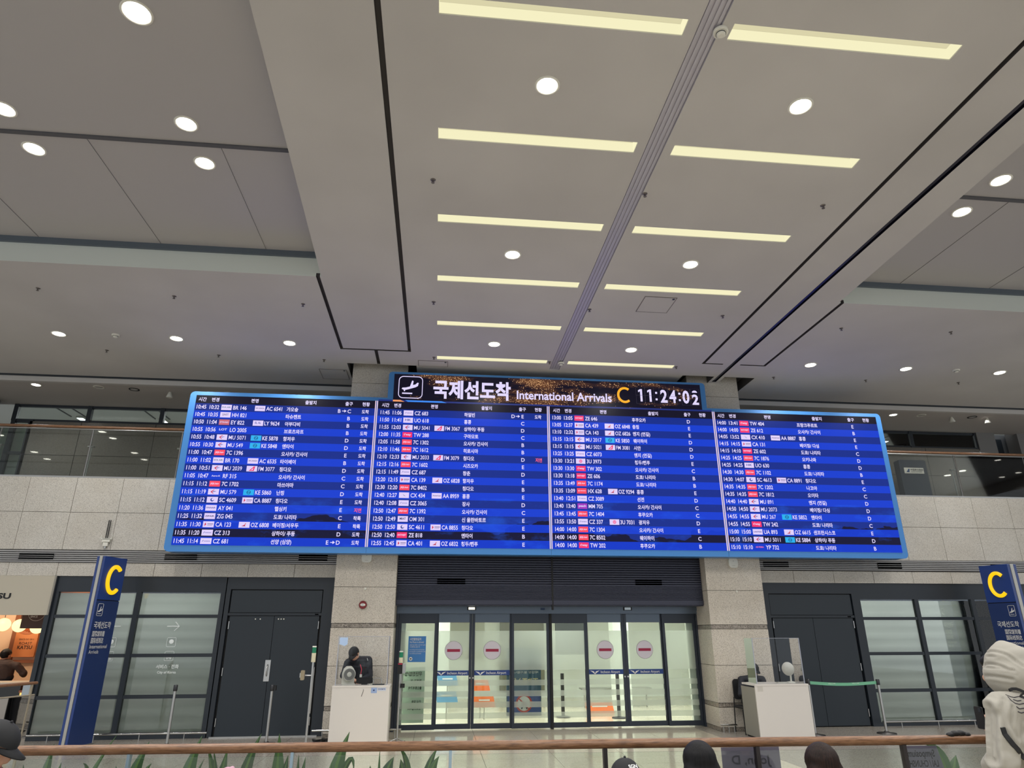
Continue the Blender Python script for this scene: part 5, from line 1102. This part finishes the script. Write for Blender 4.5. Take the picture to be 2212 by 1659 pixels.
def hand(b, w, d, side, curl=.5, r=.0085):
    w, d, side = Vector(w), Vector(d).normalized(), Vector(side).normalized(); nrm = d.cross(side).normalized()
    b.ball(w+d*.045, (.03, .03, .03), D_, 10); b.tube([w, w+d*.04, w+d*.085], [.024, .036, .034], D_, 10)
    for k, ln in enumerate((.070, .080, .075, .058)):
        o = side*(.027-.018*k); p0 = w+d*.08+o; p1 = p0+(d*(1-curl*.3)+nrm*curl*.5).normalized()*ln*.5; p2 = p1+(d*(1-curl)+nrm*curl).normalized()*ln*.5
        b.tube([p0, p1, p2], [r*1.1, r, r*.85], D_, 8); b.ball(p2, r*.85, D_, 8, k=5)
    p0 = w+d*.03+side*.03; p1 = p0+(d*.5+side*.8+nrm*.2).normalized()*.035; p2 = p1+(d*.9+side*.2+nrm*.4).normalized()*.03
    b.tube([p0, p1, p2], [r*1.4, r*1.15, r], D_, 8); b.ball(p2, r, D_, 8, k=5)
def person(lab, J, top, bottom, rot, shoe=None, yaw=0, tr=1.0, fold=.008, tname='jacket', grooves=None, vox=.012, sh_r=.07, el_r=None):
    el_r = el_r or .056*tr
    """J: world joints pel che nek hed sl sr el er wl wr hl hr kl kr al ar; rot: head rotation matrix"""
    base = Vector((J['pel'][0], J['pel'][1], 0)); t = thing('person', lab, 'person', base)
    V = {k: Vector(v)-base for k, v in J.items()}; RY = Matrix.Rotation(yaw, 3, 'Z')
    b = MB(); h = V['hed']
    def hb(off, r): b.ball(h + rot @ Vector(off), r, D_, 16, rot, 10)
    hb((0, -.005, .02), (.076, .094, .095)); hb((0, .02, -.055), (.054, .068, .062)); hb((0, .10, -.022), (.013, .018, .026)); hb((0, .085, -.062), (.024, .012, .012))
    for sx in (-1, 1): hb((sx*.077, -.005, -.012), (.010, .022, .032))
    b.tube([V['nek']+Vector((0, 0, -.05)), h + rot @ Vector((0, -.02, -.06))], [.055, .053], D_, 12)
    b.tube([V['pel'], V['che'], V['nek']], [.085, .085, .05], D_, 14); b.tube([V['sl'], V['sr']], .05, D_, 10)
    for s in 'lr':
        b.tube([V['s'+s], V['e'+s], V['w'+s]], [.05, .038, .026], D_, 10); b.ball(V['e'+s], .038, D_, 10)
        d = V['w'+s]-V['e'+s]; sd = d.cross(Vector((0, 0, 1))) if abs(d.normalized().z) < .9 else Vector((1, 0, 0)); hand(b, V['w'+s], d, sd*(1 if s == 'l' else -1))
        b.tube([V['pel'] if 0 else V['h'+s], V['k'+s], V['a'+s]], [.085, .058, .04], D_, 10); b.ball(V['k'+s], .058, D_, 10)
        b.tube([V['a'+s], V['a'+s] + RY @ Vector((0, .15, -.03))], [.04, .03], D_, 8)
    blob(b, 'body', t, SK, vox*.8, smooth=2)
    for sx in (-1, 1):
        e = MB(); e.ball(h + rot @ Vector((sx*.031, .080, .0)), (.012, .006, .006), mat('eye_white', (226, 222, 216), .3), 10, rot, 6); e.ball(h + rot @ Vector((sx*.031, .0855, .0)), (.0055, .002, .0055), BLACK, 8, rot, 5); e.build('eye', t)
        e = MB(); e.ball(h + rot @ Vector((sx*.031, .090, .022)), (.018, .004, .004), BLACK, 8, rot, 5); e.build('eyebrow', t)
    e = MB(); e.ball(h + rot @ Vector((0, .095, -.064)), (.02, .005, .005), mat('lip', (160, 92, 84), .5), 10, rot, 5); e.build('mouth', t)
    b = MB(); n = 7
    for k in range(n):
        u = k/(n-1); p = V['pel'].lerp(V['che'], u); w = .155+.035*u; b.ball(p, (w*tr, (.115+.01*u)*tr, .085), D_, 16, RY, 8)
    for k in range(3): u = k/3; p = V['che'].lerp(V['nek'], u); b.ball(p, ((.19-.07*u)*tr, .11*tr, .07), D_, 16, RY, 8)
    for s in 'lr':
        b.tube([V['nek']+Vector((0, 0, -.045)), V['s'+s]], [.075, sh_r], D_, 12); b.ball(V['s'+s], sh_r, D_, 12); b.tube([V['s'+s], V['e'+s], V['w'+s].lerp(V['e'+s], .08)], [sh_r, el_r, el_r*.8], D_, 12); b.ball(V['e'+s], el_r, D_, 12)
    blob(b, tname, t, top, vox if tname != 'hoodie' else .010, fold, 6 if tname != 'hoodie' else 8, 4 if tname != 'hoodie' else 8, None if tname == 'hoodie' else (Vector((.35, .2, .9)), 50, .006), grooves)
    b = MB(); b.ball(V['pel'], (.17*tr, .13, .12), D_, 16, RY)
    for s in 'lr': b.tube([V['pel'], V['h'+s]], .09, D_, 12); b.tube([V['h'+s], V['k'+s], V['a'+s]], [.10, .075, .058], D_, 12); b.ball(V['k'+s], .075, D_, 12)
    blob(b, 'trousers', t, bottom, vox*1.3, fold*.6)
    for s in 'lr':
        b = MB(); b.tube([V['a'+s]+Vector((0, 0, .02)), V['a'+s] + RY @ Vector((0, .05, -.025)), V['a'+s] + RY @ Vector((0, .19, -.035))], [.05, .05, .04], D_, 12); b.ball(V['a'+s] + RY @ Vector((0, .19, -.035)), .04, D_, 10); blob(b, 'shoe', t, shoe or BLACK, .012)
    return t, V
def stand_legs(J, x, y, yaw=0, z=.92, sp=.09):
    R_ = Matrix.Rotation(yaw, 3, 'Z')
    for s, k in (('l', -1), ('r', 1)):
        for j, (dx, dy, zz) in {'h': (sp*k, 0, z-.05), 'k': (sp*k*1.05, .015, .50), 'a': (sp*k*1.1, -.01, .075)}.items(): q = R_ @ Vector((dx, dy, 0)); J[j+s] = (x+q.x, y+q.y, zz)
def sit_legs(J, x, y, yaw=0, z=.52):
    R_ = Matrix.Rotation(yaw, 3, 'Z')
    for s, k in (('l', -1), ('r', 1)):
        for j, (dx, dy, zz) in {'h': (.09*k, .05, z-.02), 'k': (.11*k, .38, z-.02), 'a': (.11*k, .27, .075)}.items(): q = R_ @ Vector((dx, dy, 0)); J[j+s] = (x+q.x, y+q.y, zz)
CAPB = mat('cap_black', (18, 19, 22), .75)
def cap(t, h, rot, name='cap', mt=CAPB, brim=True):
    b = MB(); n, m_ = 20, 7; vs = []; fs = []
    for i in range(m_+1):
        ph = math.pi/2*i/m_
        for j in range(n): a = 2*math.pi*j/n; vs.append(h + rot @ Vector((.089*math.sin(ph)*math.cos(a), -.006+.108*math.sin(ph)*math.sin(a), .032+.088*math.cos(ph) - (.012 if i == m_ and math.sin(a) < -.3 else 0))))
    for i in range(m_):
        for j in range(n): a = i*n+j; c = i*n+(j+1) % n; fs.append((a, a+n, c+n, c))
    b.add(vs, fs, mt, True); b.ball(h + rot @ Vector((0, -.006, .122)), .008, mt, 8, k=5)
    o = b.build(name, t)
    if brim:
        b = MB(); vs = []; fs = []; n = 12
        for i in range(n+1):
            a = math.pi*(i/n); x = .078*math.cos(a)
            for r_, zz in ((1, 0), (1.0+.72*math.sin(a)**.6 if 0 < i < n else 1.0, -.014)):
                y_ = -.006+.104*math.sin(a)*1.0 + (.075*math.sin(a)**.7 if r_ > 1 and 0 < i < n else 0)
                for th in (0, .006): vs.append(h + rot @ Vector((x*1.02, y_, .034+zz-.10*x*x/.0061*.12-th)))
        for i in range(n): o_ = 4*i; fs += [(o_, o_+2, o_+6, o_+4), (o_+1, o_+5, o_+7, o_+3), (o_+2, o_+3, o_+7, o_+6)]
        b.add(vs, fs, mt, True); b.build('brim', t)
    return o
def hairmat(name, a, c):
    m = mat(name, a, .55, spec=.2); t_ = NT(m); mp_ = t_.n('ShaderNodeMapping'); mp_.inputs['Scale'].default_value = (60, 60, 3); t_.l(t_.pos(), mp_.inputs[0]); n = t_.noise(2.2, 5, mp_.outputs[0], .6)
    t_.l(t_.ramp(n, [(.35, lin(c)), (.65, lin(a))]), t_.b.inputs['Base Color']); t_.bump(n, .5, .004); return m
HBK = hairmat('hair_black', (20, 19, 22), (8, 8, 10)); HBR = hairmat('hair_dark_brown', (44, 28, 22), (16, 10, 9))
def hair(t, h, rot, mt, style, vox=.01):
    b = MB(); P = lambda *o: h + rot @ Vector(o)
    b.ball(P(0, -.022, .035), (.089, .096, .094), D_, 16, rot)
    if style == 'short': b.ball(P(0, .03, .07), (.07, .06, .045), D_, 12, rot)
    if style == 'long':
        b.ball(P(0, -.02, .03), (.096, .105, .096), D_, 16, rot); b.ball(P(.002, -.03, -.05), (.114, .09, .12), D_, 16, rot); b.ball(P(.006, -.06, -.17), (.132, .068, .14), D_, 16, rot); b.ball(P(.01, -.085, -.30), (.125, .055, .13), D_, 16, rot)
    blob(b, 'hair', t, mt, vox, .0015 if style == 'long' else .003, 18, 5)
def rotm(yaw=0, pitch=0, roll=0): return Matrix.Rotation(yaw, 3, 'Z') @ Matrix.Rotation(pitch, 3, 'X') @ Matrix.Rotation(roll, 3, 'Y')
NV = mat('guard_uniform', (22, 24, 34), .7); DKT = mat('dark_trousers', (24, 24, 28), .8)
# leaning guard at the left desk (faces the camera, looks down to his right)
J = dict(pel=(-1.30, 13.50, .94), che=(-1.36, 13.44, 1.20), nek=(-1.40, 13.38, 1.36), hed=(-1.455, 13.28, 1.425), sl=(-1.20, 13.42, 1.31), sr=(-1.56, 13.36, 1.27), el=(-1.15, 13.36, 1.06), er=(-1.62, 13.28, 1.06), wl=(-1.27, 13.22, 1.0), wr=(-1.45, 13.21, 1.0))
stand_legs(J, -1.30, 13.46, R(180)); r_ = rotm(R(165), R(-42), R(8)); t, V = person('guard in black uniform and cap leaning over the left white desk, head down', J, NV, DKT, r_, yaw=R(180), fold=.006)
cap(t, V['hed'], r_); hair(t, V['hed']+r_ @ Vector((0, -.004, -.022)), r_, HBK, 'crop')
b = MB(); o_ = Vector((-1.30, 13.50, 0)); b.tube([Vector((-1.33, 13.30, 1.24))-o_, Vector((-1.30, 13.285, 1.16))-o_, Vector((-1.31, 13.28, 1.07))-o_], .008, mat('lanyard_red', (196, 60, 80), .6), 6); b.box(-1.325-o_.x, -1.285-o_.x, 13.27-o_.y, 13.275-o_.y, 1.03, 1.08, WPLAST); b.build('lanyard', t)
b = MB(); b.tube([Vector((-1.22, 13.345, 1.345))-o_, Vector((-1.205, 13.335, 1.305))-o_], .005, SIGNW, 6); b.build('shoulder_badge', t)
# seated guard at the right desk
J = dict(pel=(6.0, 13.44, .54), che=(6.05, 13.44, .80), nek=(6.09, 13.41, .985), hed=(6.12, 13.37, 1.10), sl=(6.29, 13.43, .92), sr=(5.88, 13.43, .92), el=(6.30, 13.30, .68), er=(5.77, 13.30, .68), wl=(6.2, 13.22, .62), wr=(5.9, 13.22, .62))
sit_legs(J, 6.0, 13.44, R(180)); J['kl'] = (5.88, 13.24, .50); J['kr'] = (6.14, 13.24, .50); J['al'] = (5.88, 13.26, .075); J['ar'] = (6.14, 13.26, .075)
r_ = rotm(R(190), R(-28)); t, V = person('seated guard in black with cap and face mask behind the right desk', J, NV, DKT, r_, yaw=R(180), fold=.006)
cap(t, V['hed'], r_); hair(t, V['hed']+r_ @ Vector((0, -.004, -.022)), r_, HBK, 'crop')
b = MB(); b.ball(V['hed']+r_ @ Vector((0, .055, -.055)), (.056, .05, .042), mat('mask_grey', (150, 146, 150), .7), 14, r_); b.build('face_mask', t)
# cap wearer at the left edge, profile to the right, looking down
J = dict(pel=(-2.34, 4.18, .56), che=(-2.36, 4.20, .86), nek=(-2.33, 4.20, 1.10), hed=(-2.275, 4.20, 1.245), sl=(-2.36, 4.40, 1.05), sr=(-2.36, 4.0, 1.05), el=(-2.26, 4.44, .80), er=(-2.26, 3.96, .80), wl=(-2.05, 4.28, .80), wr=(-2.05, 4.10, .80))
sit_legs(J, -2.34, 4.18, R(-90)); r_ = rotm(R(-85), R(-30)); t, V = person('person in a black cap and dark clothes at the left edge, looking down', J, mat('dark_hoodie', (24, 23, 24), .85), DKT, r_, yaw=R(-90))
cap(t, V['hed'], r_); hair(t, V['hed']+r_ @ Vector((0, -.006, -.02)), r_, HBK, 'crop')
# small cap wearer, seen from behind
J = dict(pel=(1.15, 4.36, .54), che=(1.15, 4.36, .74), nek=(1.15, 4.37, .90), hed=(1.145, 4.39, .975), sl=(1.01, 4.36, .85), sr=(1.28, 4.36, .85), el=(.99, 4.46, .66), er=(1.28, 4.46, .66), wl=(1.02, 4.55, .60), wr=(1.28, 4.55, .60))
sit_legs(J, 1.15, 4.30); r_ = rotm(R(-12), R(-4)); t, V = person('person in a black cap with white letters, seen from behind below the handrail', J, mat('black_top', (22, 22, 24), .8), DKT, r_)
cap(t, V['hed'], r_); hair(t, V['hed']+r_ @ Vector((0, -.006, -.02)), r_, HBK, 'crop')
hc = V['hed']+r_ @ Vector((0, -.006, .032)); a = R(-72); u_ = Vector((math.cos(a)*.80, math.sin(a)*.80, .60)); pt = hc+Vector((u_.x*.093, u_.y*.112, u_.z*.092)); rx = Vector((-math.sin(a), math.cos(a), 0)); uz = u_.cross(rx).normalized()*-1 if u_.cross(rx).z < 0 else u_.cross(rx).normalized()
b = MB(); b.text('SGN', pt-rx*.0-uz*.01+u_*.002, .030, mat('thread_white', (230, 230, 230), .6), rx=rx, uz=uz, align='C', bold=.03); b.build('cap_lettering', t)
# two long haired women from behind
for x, y, zt, mt_, lab, cl in ((1.535, 4.2, 1.204, HBK, 'woman with long straight black hair seen from behind below the handrail', (30, 30, 36)), (2.275, 4.2, 1.182, HBR, 'woman with long dark brown hair seen from behind, right of the black haired one', (52, 40, 38))):
    hz_ = zt-.126
    J = dict(pel=(x, y, .54), che=(x, y, .76), nek=(x, y+.01, hz_-.14), hed=(x, y+.02, hz_), sl=(x-.155, y, hz_-.20), sr=(x+.155, y, hz_-.20), el=(x-.17, y+.06, .66), er=(x+.19, y+.06, .66), wl=(x-.12, y+.24, .60), wr=(x+.12, y+.24, .60))
    sit_legs(J, x, y); r_ = rotm(R(4), R(-8)); t, V = person(lab, J, mat('top_%d' % cl[0], cl, .85), DKT, r_)
    hair(t, V['hed'], r_, mt_, 'long')
# hooded person at the right
def px_at(x, y, Y):        # a point seen at a photo pixel, at depth Y (metres from the camera)
    d = _R*(x-1106)/FPX - _U*(y-829.5)/FPX + _f; return Vector((0, 0, 1.8)) + d*(Y/d.y)
def gl_(lst): return [([((q := px_at(a, c, 3.73)).x-3.42, q.z) for a, c in pts], w_, dp) for pts, w_, dp in lst]
GH = gl_([([(2168, 1404), (2184, 1408), (2198, 1420)], .006, .008), ([(2166, 1414), (2186, 1426), (2206, 1444)], .007, .010), ([(2180, 1436), (2198, 1446), (2216, 1450)], .006, .007), ([(2142, 1478), (2166, 1464), (2190, 1462), (2216, 1470)], .008, .009), ([(2134, 1446), (2146, 1462), (2160, 1470)], .006, .005), ([(2150, 1420), (2160, 1440), (2180, 1456)], .007, .005), ([(2196, 1404), (2212, 1418), (2230, 1440)], .007, .008)])
GJ = gl_([([(2162, 1500), (2174, 1525), (2180, 1552), (2180, 1600), (2182, 1659)], .011, .026), ([(2134, 1510), (2154, 1524), (2172, 1548)], .009, .005), ([(2138, 1502), (2160, 1512), (2176, 1530)], .009, .004), ([(2194, 1512), (2188, 1545), (2196, 1585), (2212, 1612)], .010, .010), ([(2206, 1530), (2204, 1570), (2220, 1600)], .009, .008), ([(2122, 1598), (2138, 1612), (2160, 1616)], .007, .010), ([(2126, 1614), (2144, 1628), (2168, 1626)], .007, .012), ([(2130, 1632), (2148, 1642), (2172, 1638)], .006, .010), ([(2136, 1560), (2152, 1580), (2170, 1590)], .009, .006), ([(2140, 1650), (2160, 1656)], .006, .008)])
HOOD = mat('hoodie_oatmeal', (162, 158, 148), .95); t_ = NT(HOOD); t_.bump(t_.noise(260, 2), .25, .002)
x = 3.42; J = dict(pel=(x, 3.86, .95), che=(x, 3.86, 1.22), nek=(x-.01, 3.87, 1.44), hed=(3.39, 3.93, 1.565), sl=(x-.20, 3.87, 1.385), sr=(x+.20, 3.86, 1.385), el=(x-.275, 3.86, 1.13), er=(x+.28, 3.87, 1.12), wl=(x-.20, 4.06, 1.05), wr=(x+.16, 4.07, 1.06))
stand_legs(J, x, 3.86); r_ = rotm(R(14), R(-12)); t, V = person('person in a light oatmeal hoodie with the hood up, back turned, at the right edge', J, HOOD, mat('grey_trousers', (92, 92, 96), .9), r_, tr=1.06, fold=.006, tname='hoodie', sh_r=.086, el_r=.08, grooves=GJ)
b = MB(); h = V['hed']
for o_, q in (((.0, .0, -.01), (.150, .16, .135)), ((-.01, -.01, .07), (.118, .13, .085)), ((-.028, -.02, .115), (.070, .085, .055)), ((-.034, -.025, .145), (.034, .05, .035)), ((.01, -.035, -.08), (.112, .095, .07)), ((.05, -.02, .02), (.125, .13, .11))): b.ball(h + r_ @ Vector(o_), q, D_, 20, r_, 12)
blob(b, 'hood', t, HOOD, .008, .0025, 9, 14, None, GH)
b = MB(); o_ = Vector((x, 3.86, 0)); P = lambda *q: Vector(q)-o_
def strap(pts, w, th=.006):
    vs = []; fs = []
    for i, p in enumerate(pts):
        d = (pts[min(i+1, len(pts)-1)]-pts[max(i-1, 0)]).normalized(); sd = d.cross(Vector((0, 1, 0))).normalized()*w; vs += [p-sd, p+sd, p+sd+Vector((0, th, 0)), p-sd+Vector((0, th, 0))]
    for i in range(len(pts)-1): k = 4*i; fs += [(k, k+1, k+5, k+4), (k+1, k+2, k+6, k+5), (k+2, k+3, k+7, k+6), (k+3, k, k+4, k+7)]
    b.add(vs, fs, BLACK)
from mathutils.bvhtree import BVHTree
hs = [c for c in t.children if c.name.startswith('hoodie')][0].data; tree = BVHTree.FromPolygons([v.co for v in hs.vertices], [tuple(p.vertices) for p in hs.polygons])
def on_back(x_, y_, lift=.006):
    q = px_at(x_, y_, 3.75); h_ = tree.ray_cast(Vector((q.x-o_.x, q.y-1.0-o_.y, q.z+.0)), Vector((0, 1, 0)))
    return (h_[0] if h_[0] else q-o_) - Vector((0, lift, 0))
strap([on_back(*q) for q in ((2179, 1491), (2186, 1488), (2194, 1488), (2203, 1491), (2213, 1496), (2226, 1505), (2244, 1522))], .0075)
b.build('bag_strap', t); b = MB()
strap([on_back(*q) for q in ((2181, 1574), (2185, 1588), (2192, 1600), (2201, 1612), (2213, 1624), (2228, 1637), (2244, 1650))], .014)
b.build('bag_strap', t)
b = MB(); PRN = mat('scribble_print', (52, 48, 56), .8)
for ln in (((2196, 1496), (2203, 1500), (2210, 1502), (2222, 1500), (2234, 1506)), ((2197, 1500), (2200, 1508), (2207, 1514), (2216, 1516), (2230, 1514)), ((2206, 1506), (2213, 1509), (2222, 1508)), ((2208, 1521), (2216, 1526), (2230, 1524)), ((2211, 1532), (2220, 1535), (2232, 1533))):
    b.tube([on_back(q[0], q[1]+7, .001) for q in ln], .0026, PRN, 6)
b.build('back_print', t)
# companion hidden behind the hood, holding a phone
J = dict(pel=(3.93, 4.44, .92), che=(3.90, 4.44, 1.22), nek=(3.80, 4.44, 1.39), hed=(3.735, 4.44, 1.545), sl=(3.90, 4.26, 1.38), sr=(3.90, 4.60, 1.38), el=(3.90, 4.24, 1.12), er=(3.90, 4.62, 1.12), wl=(3.665, 4.38, 1.245), wr=(3.66, 4.50, 1.18))
stand_legs(J, 3.95, 4.44, R(90)); r_ = rotm(R(38), R(-14)); t, V = person('dark haired person in dark clothes half hidden behind the hooded person, holding a phone', J, mat('navy_top', (26, 28, 40), .8), DKT, r_, yaw=R(90))
hair(t, V['hed'], r_, HBK, 'short')
t = thing('phone', 'black phone held up left of the hooded person', 'phone', (3.525, 4.44, 1.205), R(90)); b = MB(); b.prism(rrect(-.034, .034, 0, .13, .01), 0, .009, BLACK); b.build('body', t); b = MB(); b.box(-.027, -.005, .009, .012, .10, .122, DARKM); b.build('camera_bump', t)
# cook in the food shop
J = dict(pel=(-8.62, 15.62, .95), che=(-8.64, 15.6, 1.18), nek=(-8.64, 15.6, 1.25), hed=(-8.64, 15.6, 1.37), sl=(-8.90, 15.6, 1.17), sr=(-8.38, 15.6, 1.17), el=(-8.98, 15.66, 1.0), er=(-8.26, 15.66, 1.02), wl=(-8.9, 15.85, 1.0), wr=(-8.34, 15.85, .98))
stand_legs(J, -8.62, 15.62); r_ = rotm(R(-10), R(-10)); t, V = person('broad person in a dark shirt and cap, seen from behind at the food counter', J, mat('brown_shirt', (58, 44, 42), .8), DKT, r_, tr=1.25)
cap(t, V['hed'], r_, brim=False); hair(t, V['hed']+r_ @ Vector((0, -.006, -.02)), r_, HBK, 'crop')
# bench the seated people use, just below the frame
t = thing('waiting_bench', 'steel waiting bench under the seated people in the foreground', 'bench', (1.7, 4.2, 0)); b = MB(); b.box(-1.0, 1.0, -.22, .14, .37, .395, STEEL); b.build('seat', t)
for q in (-.85, 0, .85): b = MB(); b.tube([(q, -.05, 0), (q, -.05, .37)], .025, STEEL, 10); b.box(q-.03, q+.03, -.2, .1, 0, .02, STEEL); b.build('leg', t)
t = thing('waiting_bench', 'steel waiting bench under the cap wearer at the left edge', 'bench', (-2.40, 4.2, 0)); b = MB(); b.box(-.25, .16, -.45, .45, .37, .395, STEEL); b.build('seat', t)
for q in (-.35, .35): b = MB(); b.tube([(-.05, q, 0), (-.05, q, .37)], .025, STEEL, 10); b.build('leg', t)
bpy.data.scenes.remove(SIDE)
